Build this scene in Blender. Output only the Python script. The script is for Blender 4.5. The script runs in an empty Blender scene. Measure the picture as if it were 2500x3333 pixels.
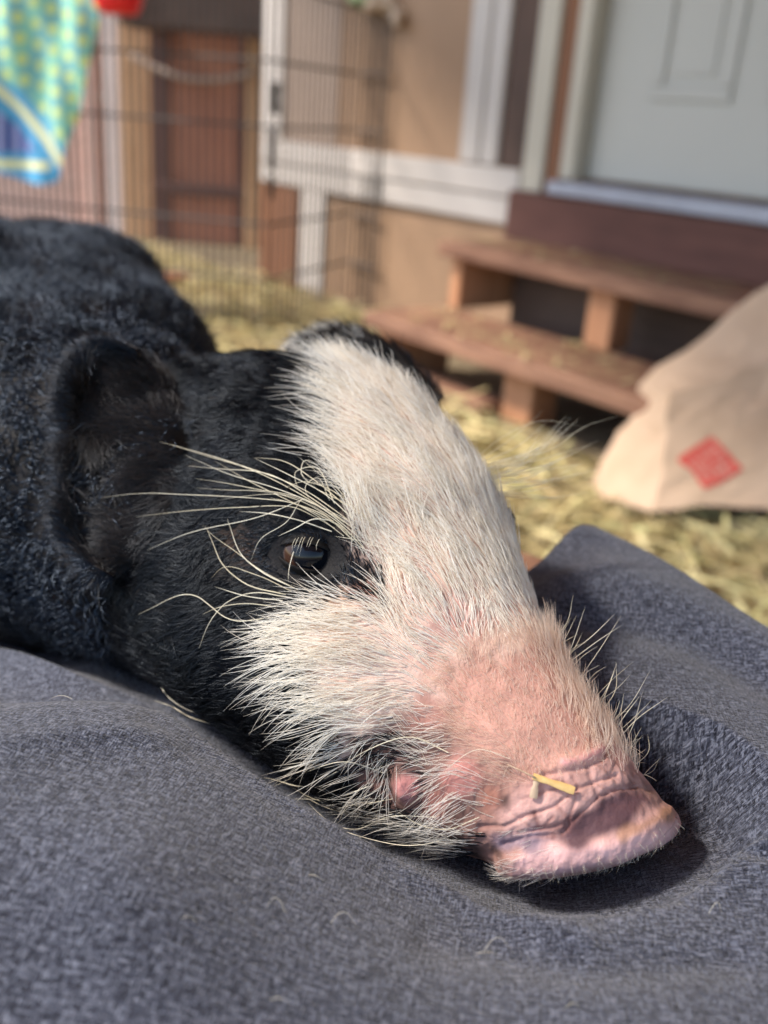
import bpy, bmesh, math, random
import numpy as np
from mathutils import Vector, Matrix, Euler

random.seed(7); rng = np.random.default_rng(7)
S = bpy.context.scene
COL = S.collection

# ------------------------------------------------------------------ camera
W, H, F = 2500.0, 3333.0, 3200.0          # photograph size and focal length in its pixels
PITCH, ROLL = math.radians(22), math.radians(4.2)
CAM = np.array([0.0, 0.0, 0.68])
fw = np.array([0, math.cos(PITCH), -math.sin(PITCH)])
u0 = np.array([0, math.sin(PITCH), math.cos(PITCH)]); r0 = np.array([1.0, 0, 0])
RT = math.cos(ROLL)*r0 + math.sin(ROLL)*u0
UP = math.cos(ROLL)*u0 - math.sin(ROLL)*r0
cam = bpy.data.cameras.new('camera'); camo = bpy.data.objects.new('camera', cam); COL.objects.link(camo)
camo.matrix_world = Matrix(((RT[0], UP[0], -fw[0], CAM[0]), (RT[1], UP[1], -fw[1], CAM[1]), (RT[2], UP[2], -fw[2], CAM[2]), (0, 0, 0, 1)))
cam.sensor_fit = 'VERTICAL'; cam.sensor_height = 36; cam.sensor_width = 27; cam.lens = 36*F/H
cam.clip_start = 0.01; cam.clip_end = 300
cam.dof.use_dof = True; cam.dof.focus_distance = 0.248; cam.dof.aperture_fstop = 9.5
S.camera = camo

# ------------------------------------------------------------------ light
SUN_EL, SUN_AZ = math.radians(48), math.radians(-93)     # azimuth from +Y towards +X (the sun stands to the left)
wd = bpy.data.worlds.new('World'); S.world = wd; wd.use_nodes = True
nt = wd.node_tree; bg = nt.nodes['Background']
sk = nt.nodes.new('ShaderNodeTexSky'); sk.sky_type = 'NISHITA'; sk.sun_disc = False
sk.sun_elevation = SUN_EL; sk.sun_rotation = SUN_AZ; sk.air_density = 1.0; sk.dust_density = 1.0
nt.links.new(sk.outputs[0], bg.inputs[0]); bg.inputs[1].default_value = 0.15
sl = bpy.data.lights.new('sun', 'SUN'); sl.energy = 3.0; sl.angle = math.radians(10); sl.color = (1.0, 0.92, 0.82)
so = bpy.data.objects.new('sun', sl); COL.objects.link(so)
sdir = Vector((math.sin(SUN_AZ)*math.cos(SUN_EL), math.cos(SUN_AZ)*math.cos(SUN_EL), math.sin(SUN_EL)))
so.rotation_euler = sdir.to_track_quat('Z', 'Y').to_euler(); so.location = (-3, -2, 5)
vs = S.view_settings; vs.view_transform = 'Standard'; vs.look = 'None'; vs.exposure = 1.3; vs.gamma = 1.0; vs.use_curve_mapping = False
S.cycles.use_denoising = True
S.cycles.max_bounces = 10; S.cycles.diffuse_bounces = 8; S.cycles.transparent_max_bounces = 8

# ------------------------------------------------------------------ helpers
def ray(x, y):
    x = np.asarray(x, float); y = np.asarray(y, float)
    return fw + RT*((x-W/2)/F)[..., None] + UP*((H/2-y)/F)[..., None]
def P(x, y, d): return CAM + ray(x, y)*np.asarray(d, float)[..., None]
def proj(q):
    v = np.asarray(q, float) - CAM; d = v@fw
    return W/2 + F*(v@RT)/d, H/2 - F*(v@UP)/d, d
def onplane(x, y, p0, n):
    v = ray(x, y); n = np.asarray(n, float); return CAM + v*(((np.asarray(p0)-CAM)@n)/(v@n))[..., None]
def nrm(v): return v/np.maximum(np.linalg.norm(v, axis=-1, keepdims=True), 1e-12)
def sm(a, b, x): t = np.clip((x-a)/(b-a), 0, 1); return t*t*(3-2*t)
def snoise(p, freq, seed, n=6):
    g = np.random.default_rng(seed); k = nrm(g.normal(size=(n, 3)))*freq*(0.6+0.8*g.random((n, 1))); ph = g.random(n)*6.283
    return np.sin(p@k.T*6.283 + ph).sum(1)/math.sqrt(n/2)/1.4
def sdpoly(x, y, poly):
    poly = np.asarray(poly, float); d = np.full(x.shape, 1e9); ins = np.zeros(x.shape, bool)
    for i in range(len(poly)):
        a = poly[i]; b = poly[(i+1) % len(poly)]; ab = b-a
        t = np.clip(((x-a[0])*ab[0]+(y-a[1])*ab[1])/(ab@ab+1e-9), 0, 1)
        d = np.minimum(d, np.hypot(x-a[0]-t*ab[0], y-a[1]-t*ab[1]))
        c = (a[1] > y) != (b[1] > y)
        ins ^= c & (x < (b[0]-a[0])*(y-a[1])/(b[1]-a[1]+1e-12)+a[0])
    return np.where(ins, -d, d)
def sdline(x, y, pts):
    pts = np.asarray(pts, float); d = np.full(x.shape, 1e9)
    for a, b in zip(pts[:-1], pts[1:]):
        ab = b-a; t = np.clip(((x-a[0])*ab[0]+(y-a[1])*ab[1])/(ab@ab+1e-9), 0, 1)
        d = np.minimum(d, np.hypot(x-a[0]-t*ab[0], y-a[1]-t*ab[1]))
    return d
def cubic(xs, ys, q):          # Catmull-Rom through rows of ys
    xs = np.asarray(xs, float); ys = np.asarray(ys, float); q = np.asarray(q, float)
    i = np.clip(np.searchsorted(xs, q, side='right')-1, 0, len(xs)-2)
    m = np.gradient(ys, xs, axis=0); h = (xs[i+1]-xs[i]); t = ((q-xs[i])/h)[:, None]; h = h[:, None]
    return (2*t**3-3*t**2+1)*ys[i] + (t**3-2*t**2+t)*h*m[i] + (-2*t**3+3*t**2)*ys[i+1] + (t**3-t**2)*h*m[i+1]

def link(o, parent=None):
    COL.objects.link(o)
    if parent is not None:
        o.parent = parent; o.matrix_parent_inverse = parent.matrix_basis.inverted()
    return o
def tag(o, label=None, cat=None, group=None, kind=None):
    for k, v in (('label', label), ('category', cat), ('group', group), ('kind', kind)):
        if v: o[k] = v
    return o
def thing(name, label, cat, loc=(0, 0, 0), group=None):
    o = bpy.data.objects.new(name, None); o.location = loc; o.empty_display_size = 0.05; COL.objects.link(o)
    return tag(o, label, cat, group)
def meshobj(name, v, f, mat, parent=None, smooth=True, col=None):
    me = bpy.data.meshes.new(name); me.from_pydata(np.asarray(v).tolist(), [], np.asarray(f).tolist() if isinstance(f, np.ndarray) else f); me.update()
    if smooth: me.polygons.foreach_set('use_smooth', [True]*len(me.polygons))
    if col is not None:
        a = me.color_attributes.new('Col', 'FLOAT_COLOR', 'POINT'); c = np.ones((len(v), 4)); c[:, :3] = col; a.data.foreach_set('color', c.ravel())
    if mat: me.materials.append(mat)
    return link(bpy.data.objects.new(name, me), parent)
def gridfaces(nu, nv, wrap=False):
    i = np.arange(nu-1)[:, None]; j = np.arange(nv if wrap else nv-1)[None]; j2 = (j+1) % nv
    return np.stack([i*nv+j, i*nv+j2, (i+1)*nv+j2, (i+1)*nv+j], -1).reshape(-1, 4)
_boxcache = {}
def box(name, size, loc, rot, mat, parent=None, bevel=0.004):
    k = (tuple(round(s, 4) for s in size), mat.name, bevel)
    if k not in _boxcache:
        bm = bmesh.new(); bmesh.ops.create_cube(bm, size=1); bmesh.ops.scale(bm, vec=size, verts=bm.verts)
        if bevel: bmesh.ops.bevel(bm, geom=bm.edges[:], offset=min(bevel, min(size)*.3), segments=1, affect='EDGES')
        me = bpy.data.meshes.new(name); bm.to_mesh(me); bm.free(); me.materials.append(mat); _boxcache[k] = me
    o = bpy.data.objects.new(name, _boxcache[k]); o.matrix_basis = Matrix.Translation(loc) @ (rot.to_matrix().to_4x4() if isinstance(rot, Euler) else rot.to_4x4())
    return link(o, parent)
def tube(pts, r, n=6, closed=False):
    pts = np.asarray(pts, float); r = np.broadcast_to(np.asarray(r, float), (len(pts),))
    t = nrm(np.gradient(pts, axis=0)); a = nrm(np.cross(t, [0.31, 0.17, 0.93])); b = np.cross(t, a)
    ang = np.arange(n)/n*6.2832
    v = pts[:, None]+r[:, None, None]*(a[:, None]*np.cos(ang)[None, :, None]+b[:, None]*np.sin(ang)[None, :, None])
    f = gridfaces(len(pts), n, True).tolist()
    f += [list(range(n))[::-1], [(len(pts)-1)*n+i for i in range(n)]]
    return v.reshape(-1, 3), f

# ------------------------------------------------------------------ materials
class N:
    def __init__(s, name):
        s.m = bpy.data.materials.new(name); s.m.use_nodes = True; s.t = s.m.node_tree; s.b = s.t.nodes['Principled BSDF']
        s.out = s.t.nodes['Material Output']
    def n(s, typ, **k):
        x = s.t.nodes.new('ShaderNode'+typ)
        for a, v in k.items():
            if a in x.inputs: x.inputs[a].default_value = v
            else: setattr(x, a, v)
        return x
    def l(s, a, b): s.t.links.new(a, b)
    def set(s, **k):
        for a, v in k.items(): s.b.inputs[a.replace('_', ' ')].default_value = v
        return s
    def coord(s, scale=(1, 1, 1), rot=(0, 0, 0)):
        c = s.n('TexCoord'); m = s.n('Mapping'); m.inputs['Scale'].default_value = scale; m.inputs['Rotation'].default_value = rot
        s.l(c.outputs['Object'], m.inputs[0]); return m.outputs[0]
    def noise(s, co, scale, detail=4, rough=.55):
        x = s.n('TexNoise'); x.inputs['Scale'].default_value = scale; x.inputs['Detail'].default_value = detail; x.inputs['Roughness'].default_value = rough
        s.l(co, x.inputs['Vector']); return x.outputs['Fac']
    def ramp(s, fac, stops):
        x = s.n('ValToRGB'); e = x.color_ramp.elements
        while len(e) < len(stops): e.new(0.5)
        for i, (p, c) in enumerate(stops): e[i].position = p; e[i].color = (*c, 1)
        s.l(fac, x.inputs[0]); return x.outputs[0]
    def mix(s, fac, a, b, mode='MIX'):
        x = s.n('Mix'); x.data_type = 'RGBA'; x.blend_type = mode
        for sock, v in ((x.inputs[0], fac), (x.inputs[6], a), (x.inputs[7], b)):
            if hasattr(v, 'links'): s.l(v, sock)
            else: sock.default_value = v if isinstance(v, (int, float)) else (*v, 1)
        return x.outputs[2]
    def math(s, op, a, b=0.0):
        x = s.n('Math'); x.operation = op
        for sock, v in ((x.inputs[0], a), (x.inputs[1], b)):
            if hasattr(v, 'links'): s.l(v, sock)
            else: sock.default_value = v
        return x.outputs[0]
    def bump(s, h, strength, dist):
        x = s.n('Bump'); x.inputs['Strength'].default_value = strength; x.inputs['Distance'].default_value = dist
        s.l(h, x.inputs['Height']); s.l(x.outputs[0], s.b.inputs['Normal'])
    def color(s, c): s.l(c, s.b.inputs['Base Color'])

def wood(name, dark, light, rough=.75, scale=(6, 40, 40)):
    k = N(name); co = k.coord(scale); f = k.noise(co, 1.0, 5); g = k.noise(k.coord((2, 2, 2)), 1.5, 3)
    c = k.ramp(f, [(.3, dark), (.7, light)]); c = k.mix(.35, c, k.ramp(g, [(.3, tuple(.6*x for x in dark)), (.75, light)]))
    k.color(c); k.set(Roughness=rough); k.bump(f, .3, .003); return k.m
def paint(name, base, var=.85, rough=.55, scale=3):
    k = N(name); g = k.noise(k.coord((scale,)*3), 1.0, 5); k.color(k.ramp(g, [(.3, tuple(var*x for x in base)), (.7, base)]))
    k.set(Roughness=rough); k.bump(k.noise(k.coord((60, 60, 60)), 1, 2), .1, .001); return k.m
M = {}
M['tan'] = paint('tan_plywood', (.38, .235, .14), .8, .7, 2.5)
M['white'] = paint('white_trim_paint', (.55, .50, .46), .85)
M['cream'] = paint('cream_casing_paint', (.50, .455, .37), .85)
M['door'] = paint('pale_grey_door_paint', (.43, .425, .39), .92, .5, 2)
M['sill'] = paint('pale_metal', (.36, .38, .45), .8, .4, 8)
M['strip'] = wood('brown_strip_wood', (.16, .065, .03), (.26, .11, .05))
M['darkwood'] = wood('dark_red_wood', (.075, .026, .018), (.15, .058, .042))
M['stepwood'] = wood('weathered_step_wood', (.10, .036, .020), (.36, .19, .115))
M['postwood'] = wood('orange_step_wood', (.36, .15, .065), (.54, .27, .14))
M['orangewood'] = wood('orange_pine', (.56, .30, .14), (.72, .43, .23))
M['redwood'] = wood('red_brown_wood', (.36, .13, .075), (.50, .21, .12))
M['plumwood'] = wood('plum_brown_wood', (.10, .04, .03), (.16, .07, .05))
M['pinkboard'] = wood('pinkish_boards', (.70, .44, .35), (.82, .57, .47), .8)
M['wood_and_shade'] = wood('dark_wood_and_shade', (.055, .03, .022), (.12, .07, .05))  # cabinet top wood; also the dark tone painted where shade lies
M['wire'] = N('dull_wire').set(Base_Color=(.055, .048, .045, 1), Metallic=.2, Roughness=.6).m
M['rope'] = paint('pale_rope', (.55, .42, .34), .7, .9, 60)
M['red'] = N('red_plastic').set(Base_Color=(.80, .015, .02, 1), Roughness=.35).m
M['tan_shaded'] = paint('shaded_tan_plywood', (.30, .22, .17), .8, .7, 3)  # darker copy of the tan paint for the shaded wall
M['postwhite'] = paint('white_post_paint', (.80, .70, .65), .85)
M['bag'] = None

# ------------------------------------------------------------------ setting: floor
k = N('dirt_floor'); g = k.noise(k.coord((3, 3, 3)), 1.0, 6)
k.color(k.ramp(g, [(.3, (.10, .075, .045)), (.7, (.24, .18, .10))])); k.set(Roughness=.95); k.bump(k.noise(k.coord((40, 40, 40)), 1, 4), .6, .02)
fl = meshobj('floor', [(-60, -60, 0), (60, -60, 0), (60, 60, 0), (-60, 60, 0)], [[0, 1, 2, 3]], k.m, smooth=False); tag(fl, kind='structure')

# wall frame: w along the door wall (towards the viewer's right), n into the wall, z up
WD = np.array([.632, -.775, 0]); WN = np.array([.775, .632, 0]); WZ = np.array([0, 0, 1.0])
WROT = Matrix(((WD[0], WN[0], 0), (WD[1], WN[1], 0), (0, 0, 1)))
def wp(w, n, z): return WD*w + WN*n + WZ*z
def wbox(name, w0, w1, n0, n1, z0, z1, mat, parent=None, bevel=.004, swap=False):
    c = wp((w0+w1)/2, (n0+n1)/2, (z0+z1)/2)
    if swap:   # grain along z
        rot = WROT @ Matrix(((0, 0, 1), (0, 1, 0), (-1, 0, 0))); size = (z1-z0, n1-n0, w1-w0)
    else: rot = WROT; size = (w1-w0, n1-n0, z1-z0)
    return box(name, size, c, rot, mat, parent, bevel)
def wthing(name, label, cat, w, n, z=0, group=None): return thing(name, label, cat, tuple(wp(w, n, z)), group)

wall = wthing('barn_wall', 'tan plywood wall with white trim boards beside the pale door', 'wall', -2.9, 2.2)
for a, b in ((-3.62, -3.08), (-3.075, -2.15)): wbox('panel', a, b, 2.2, 2.26, 0, 2.5, M['tan'], wall)
wbox('panel', -2.15, -1.0, 2.2, 2.26, 0, .498, M['wood_and_shade'], wall)
wbox('panel', -.96, 1.5, 2.2, 2.26, 0, 2.5, M['tan'], wall)
wbox('trim_board', -3.62, -2.155, 2.172, 2.199, .475, .555, M['white'], wall)
wbox('trim_board', -3.62, -2.155, 2.178, 2.199, .395, .470, M['white'], wall)
wbox('trim_board', -2.43, -2.345, 2.175, 2.199, .56, 2.5, M['white'], wall, swap=True)
wbox('trim_board', -2.34, -2.27, 2.180, 2.199, .56, 2.5, M['white'], wall, swap=True)
wbox('trim_board', -2.265, -2.15, 2.192, 2.199, .56, 2.5, M['wood_and_shade'], wall, swap=True)  # dark strip painting the shade on the tan wall here
wbox('trim_board', -3.33, -3.16, 2.18, 2.199, .0, .39, M['white'], wall, swap=True)
wbox('trim_board', -3.62, -3.35, 2.185, 2.199, .0, .39, M['strip'], wall, swap=True)
wbox('trim_board', -3.62, -3.47, 2.18, 2.199, .56, 2.5, M['white'], wall, swap=True)
wbox('trim_board', -3.465, -3.12, 2.19, 2.199, .56, 2.5, M['tan_shaded'], wall, swap=True)  # darker sheet standing for the shaded tan wall

door = wthing('door', 'pale grey panelled door above the wooden steps', 'door', -1.47, 2.2, .5)
wbox('casing', -2.14, -2.06, 2.165, 2.199, .50, 2.5, M['cream'], door, swap=True)
wbox('casing', -2.055, -2.0, 2.175, 2.215, .50, 2.5, M['strip'], door, swap=True)
wbox('casing', -1.995, -1.945, 2.165, 2.235, .545, 2.5, M['cream'], door, swap=True)
wbox('casing', -1.0, -.93, 2.165, 2.235, .545, 2.5, M['cream'], door, swap=True)
leaf = wbox('leaf', -1.94, -1.005, 2.22, 2.26, .552, 2.5, M['door'], door)
for a, b in ((-1.76, -1.52), (-1.42, -1.18)):
    for z0, z1 in ((.76, 1.35), (1.45, 2.2)):
        for (q0, q1, y0, y1) in ((a, b, z0, z0+.035), (a, b, z1-.035, z1), (a, a+.035, z0+.036, z1-.036), (b-.035, b, z0+.036, z1-.036)):
            wbox('panel_moulding', q0, q1, 2.212, 2.219, y0, y1, M['door'], leaf)
        wbox('raised_panel', a+.06, b-.06, 2.2155, 2.219, z0+.06, z1-.06, M['door'], leaf)
wbox('gap_strip', -1.94, -1.0, 2.20, 2.225, .5405, .5515, M['wood_and_shade'], door)  # dark strip drawing the gap line between leaf and sill
wbox('sill', -1.995, -.93, 2.12, 2.22, .505, .54, M['sill'], door)

st = wthing('wooden_steps', 'weathered red brown wooden steps leading up to the door', 'steps', -1.6, 1.9)
wbox('riser_board', -2.15, -.9, 2.13, 2.168, .365, .50, M['darkwood'], st)
wbox('tread', -2.13, -1.0, 1.86, 2.165, .325, .364, M['stepwood'], st)
wbox('tread', -2.14, -1.17, 1.62, 1.915, .140, .180, M['stepwood'], st)
wbox('support_block', -2.11, -2.07, 1.90, 2.15, .181, .324, M['postwood'], st, swap=True)
wbox('support_block', -1.60, -1.52, 1.90, 1.98, .181, .324, M['postwood'], st, swap=True)
wbox('support_block', -1.09, -1.01, 1.95, 1.98, .181, .324, M['postwood'], st, swap=True)
wbox('support_block', -2.12, -2.08, 1.66, 1.90, 0, .139, M['postwood'], st, swap=True)
wbox('support_block', -1.66, -1.56, 1.70, 1.79, 0, .139, M['postwood'], st, swap=True)
wbox('support_block', -1.27, -1.19, 1.72, 1.79, 0, .139, M['postwood'], st, swap=True)
wbox('dark_backing', -2.06, -1.0, 2.10, 2.128, .0, .324, M['wood_and_shade'], st)  # dark board painting the shade behind the supports
wbox('base_plank', -2.10, -1.67, 1.64, 1.74, 0, .04, M['stepwood'], st)

# unseen board roof, added to cut sky light and bounce warm light; the left side of the barn is open to the sky
roof = thing('added_roof', 'added out of view board roof blocking sky and bouncing warm light', 'roof', (0, 2, 2.5))
for i in range(22):
    box('roof_board', (.24, 8.2, .03), (-1.55+.25*i, 2.0, 2.52), Matrix.Identity(3), M['orangewood'], roof)
for x_ in (-1.5, .3, 2.1, 3.7): box('rafter', (.07, 8.2, .12), (x_, 2.0, 2.44), Matrix.Identity(3), M['orangewood'], roof)

# back wall and cabinet stand on the plane y = 5.3
BY = 5.3
def bp(x, y, Y=BY): return onplane(x, y, (0, Y, 0), (0, 1, 0))
def bbox(name, px0, px1, py0, py1, mat, parent, Y=BY, th=.05, swap=True, bottom=None, bevel=.004):
    a = bp(px0, (py0+py1)/2, Y)[0]; b = bp(px1, (py0+py1)/2, Y)[0]; xm = (px0+px1)/2
    z1 = bp(xm, py0, Y)[2]; z0 = bp(xm, py1, Y)[2] if bottom is None else bottom
    c = ((a+b)/2, Y+th/2, (z0+z1)/2)
    if swap: return box(name, (z1-z0, th, b-a), c, Matrix(((0, 0, 1), (0, 1, 0), (-1, 0, 0))), mat, parent, bevel)
    return box(name, (b-a, th, z1-z0), c, Matrix.Identity(3), mat, parent, bevel)
bw = thing('barn_wall', 'pinkish boarded back wall with a white post behind the wire pen', 'wall', (-1.7, BY, 0))
zs = [0, .22, .44, .66, .88, 1.10, 1.32, 1.54, 1.76, 1.98, 2.2, 2.42]
for i in range(11):
    box('plank', (3.2, .03, .214), (-3.05, BY+.06, zs[i]+.11), Matrix.Identity(3), M['pinkboard'], bw)
for i in range(11):
    box('plank', (2.4, .03, .214), (-.22, BY+.16, zs[i]+.11), Matrix.Identity(3), M['orangewood'], bw)
bbox('post', 318, 392, -1400, 780, M['postwhite'], bw, BY-.03, .08, bottom=0)
bbox('post', 240, 285, -1400, 780, M['pinkboard'], bw, BY-.02, .07, bottom=0)
cab = thing('cabinet', 'red brown wooden cabinet with orange side boards behind the pen', 'cabinet', (-1.1, BY-.2, 0))
bbox('side_board', 396, 492, 60, 790, M['orangewood'], cab, BY-.10, .04, bottom=0)
bbox('door_frame', 494, 545, 60, 790, M['plumwood'], cab, BY-.16, .05, bottom=0)
bbox('door_panel', 547, 775, 60, 790, M['redwood'], cab, BY-.13, .03, bottom=0)
bbox('door_frame', 777, 800, 60, 790, M['plumwood'], cab, BY-.15, .05, bottom=0)
bbox('side_board', 802, 838, 60, 790, M['orangewood'], cab, BY-.18, .05, bottom=0)
bbox('side_board', 840, 872, 60, 790, M['orangewood'], cab, BY-.14, .05, bottom=0)
bbox('top_board', 385, 885, -40, 95, M['wood_and_shade'], cab, BY-.55, .36, swap=False)
bbox('lower_rail', 494, 800, 600, 640, M['plumwood'], cab, BY-.178, .015, swap=False)
kb = bp(752, 88, BY-.17); v, f = tube([kb+np.array([0, 0, 0]), kb+np.array([0, -.03, 0])], .018, 10)
meshobj('knob', v, f, M['cream'], cab)

t = np.linspace(0, 1, 24); A = bp(430, 180, BY-.24); B = bp(835, 228, BY-.24)
pts = A+(B-A)*t[:, None]; pts[:, 2] -= .17*4*t*(1-t)*.42
v, f = tube(pts, .014, 8); ro = meshobj('rope', v, f, M['rope'])
tag(ro, 'pale rope sagging across the front of the red brown cabinet', 'rope')

# ------------------------------------------------------------------ wire pen
def floorpt(x, y, z=0.0): return onplane(x, y, (0, 0, z), (0, 0, 1))
pen = thing('wire_pen', 'tall dull metal wire exercise pen standing in the hay', 'pen', tuple(floorpt(862, 1090)))
corner = floorpt(862, 1090)[:2]; c2 = floorpt(1125, 1000)[:2]; c3 = floorpt(1208, 1030)[:2]
left1 = corner+np.array([-.62, .10]); left2 = left1+np.array([-.62, .16])
PENH = 1.0
wm = {}
def wire(name, a, b, r, parent):
    a = np.asarray(a, float); b = np.asarray(b, float); L = round(float(np.linalg.norm(b-a)), 3); kk = (L, r)
    if kk not in wm:
        v, f = tube([(0, 0, 0), (0, 0, L/2), (0, 0, L)], r, 6); me = bpy.data.meshes.new('wire'); me.from_pydata(v.tolist(), [], f); me.materials.append(M['wire']); wm[kk] = me
    o = bpy.data.objects.new(name, wm[kk]); q = Vector(b-a).to_track_quat('Z', 'Y')
    o.matrix_basis = Matrix.Translation(a) @ q.to_matrix().to_4x4(); return link(o, parent)
def panel(a, b, sp=.022):
    a = np.array([*a, 0]); b = np.array([*b, 0]); L = np.linalg.norm(b-a); n = int(L/sp)
    bars = []
    for z in (.02, .17, .34, .62, .80, PENH): bars.append(wire('crossbar', a+WZ*z, b+WZ*z, .0048, pen))
    for i in range(n+1):
        q = a+(b-a)*i/n; wire('wire', q+WZ*.012, q+WZ*(PENH+.01), .005 if i in (0, n) else .0037, pen)
panel(corner, c2, .036); panel(c2, c3, .035); panel(left1, corner, .026); panel(left2, left1, .026)
# latch on the corner panel
d2 = nrm(np.array([*(c2-corner), 0])); lp = np.array([*corner, 0])+d2*.05
for z0, z1, r in ((.50, .62, .009), (.66, .74, .016), (.42, .48, .008)):
    v, f = tube([lp+WZ*z0+np.array([-.01, -.012, 0]), lp+WZ*(z0+z1)/2+np.array([-.01, -.02, 0]), lp+WZ*z1+np.array([-.01, -.012, 0])], r, 8)
    meshobj('latch', v, f, M['wire'], pen)
# towel hung over the pen
nx, ny = 150, 260
un = np.array([*(left1-corner), 0]); un = nrm(un); pn = np.array([un[1], -un[0], 0]); pn = pn if pn[1] < 0 else -pn
tp0 = np.array([*corner, 0])+pn*.012
outline_r = [(-60, 352), (0, 332), (120, 315), (250, 288), (380, 258), (450, 232), (520, 210), (575, 196), (600, 185)]
yy = np.linspace(-45, 1, ny)
v = []; col = []
def smc(x): return np.clip(x, 0, 1)
for j in range(ny):
    t = j/(ny-1)
    for i in range(nx):
        s = i/(nx-1)
        py = -45 + t*(640) ; xr = np.interp(py, [a for a, b in outline_r], [b for a, b in outline_r])
        px = -330 + s*(xr+330)
        yb = np.interp(px, [-330, 0, 60, 130, 170, 200], [470, 562, 582, 598, 598, 585])
        py = -45 + t*(yb+45)
        xr = np.interp(py, [a for a, b in outline_r], [b for a, b in outline_r]); px = -330+s*(xr+330)
        v.append((px, py))
v = np.array(v); px, py = v[:, 0], v[:, 1]
q = onplane(px, py, tp0, pn)
q = q + pn*(.012+.010*np.sin(px/38.0+py/170)+.006*np.sin(px/17.0-py/90))[:, None]
c = np.zeros((len(v), 3)); aqua = np.array([.22, .52, .52]); lime = np.array([.66, .74, .22]); blue = np.array([.09, .36, .60]); pale = np.array([.85, .80, .38]); navy = np.array([.06, .10, .30]); lav = np.array([.35, .37, .62])
gx = (px*.94+py*.34)/56; gy = (-px*.34+py*.94)/62
rowo = np.floor(gy) % 2*.5
dd = np.hypot((gx+rowo) % 1-.5, (gy % 1-.5)*1.15)
dot = 1-sm(.24, .36, dd)
band = .5+.5*np.sin(gx*6.283*.5+1)
c[:] = aqua*(.85+.3*band[:, None])
c = c*(1-.35*sm(.3, .9, band)[:, None]) + np.array([.25, .58, .25])*(.35*sm(.3, .9, band)[:, None])
c = c*(1-dot[:, None])+lime*dot[:, None]
inner = [(0, 250), (-400, 120), (-400, 900), (400, 900), (240, 520), (150, 390), (90, 310)]
sd = sdpoly(px, py, inner); m = (1-sm(-4, 4, sd))[:, None]; c = c*(1-m)+blue*m
sdl = sdline(px, py, [(-330, 150), (0, 285), (90, 375), (160, 455), (208, 530)]); m = (1-sm(9, 15, sdl))[:, None]; c = c*(1-m)+pale*m
tri = [(-400, 210), (0, 355), (70, 420), (130, 495), (-400, 505)]
sd = sdpoly(px, py, tri); st_ = (np.sin(px/6.8) > 0.2)[:, None]; m = (1-sm(-4, 3, sd))[:, None]; c = c*(1-m)+np.where(st_, lav, navy)*m
sdl = sdline(px, py, [(-330, 440), (0, 532), (160, 540)]); m = (1-sm(10, 16, sdl))[:, None]; c = c*(1-m)+pale*m
k = N('towel_print'); a = k.n('Attribute', attribute_name='Col'); k.color(a.outputs['Color']); k.set(Roughness=.95); k.bump(k.noise(k.coord((200,)*3), 1, 2), .4, .002)
v2 = np.concatenate([q, q-pn*.006]); fa = gridfaces(ny, nx); nn = len(q)
top = [[i, i+1, nn+i+1, nn+i] for i in range(nx-1)]; bot = [[(ny-1)*nx+i+1, (ny-1)*nx+i, nn+(ny-1)*nx+i, nn+(ny-1)*nx+i+1] for i in range(nx-1)]
rgt = [[j*nx+nx-1, (j+1)*nx+nx-1, nn+(j+1)*nx+nx-1, nn+j*nx+nx-1] for j in range(ny-1)]
tw = meshobj('towel', v2, fa.tolist()+(fa[:, ::-1]+nn).tolist()+top+bot+rgt, k.m, None, True, np.concatenate([c, c]))
tag(tw, 'turquoise towel with lime dots and blue yellow border over the pen', 'towel')

# red bowl hooked on the pen, pale cloth on its far corner
rb = onplane(385, 12, tp0+pn*.03, pn); 
prof = [(0, -.028), (.045, -.028), (.058, -.022), (.066, -.005), (.072, .02), (.075, .045), (.070, .045), (.062, .0), (.05, -.018), (0, -.02)]
ang = np.linspace(0, 6.2832, 33)[:-1]
v = np.array([[r*math.cos(a), r*math.sin(a), z] for r, z in prof for a in ang])+rb
bo = meshobj('bowl', v, gridfaces(len(prof), 32, True), M['red']); tag(bo, 'bright red plastic bowl hooked high on the wire pen beside the towel', 'bowl')

def lump(name, pos, size, mat, seed, parent=None, amp=.25, fr=1.2):
    bm = bmesh.new(); bmesh.ops.create_icosphere(bm, subdivisions=4, radius=1); v = np.array([x.co for x in bm.verts]); f = [[x.index for x in fc.verts] for fc in bm.faces]; bm.free()
    v = v*(1+amp*snoise(v, fr*.5, seed)+amp*.5*snoise(v, fr, seed+1))[:, None]*np.array(size)+np.array(pos)
    return meshobj(name, v, f, mat, parent)
cm = paint('pale_cotton', (.62, .48, .36), .75, .9, 20); gm = paint('green_cotton', (.30, .38, .20), .7, .9, 20)
cc = np.array([*c3, PENH])
gl = thing('cloth', 'pale and green crumpled cloth resting on the far corner of the pen', 'cloth', tuple(cc))
q1 = onplane(1240, 10, cc, WN); q2 = onplane(1292, 52, cc, WN); q3 = onplane(1185, -5, cc, WN)
lump('cloth_body', q1, (.055, .05, .04), cm, 3, gl); lump('cloth_end', q2, (.022, .022, .030), cm, 5, gl); lump('green_cuff', q3, (.045, .045, .03), gm, 8, gl)

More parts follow.
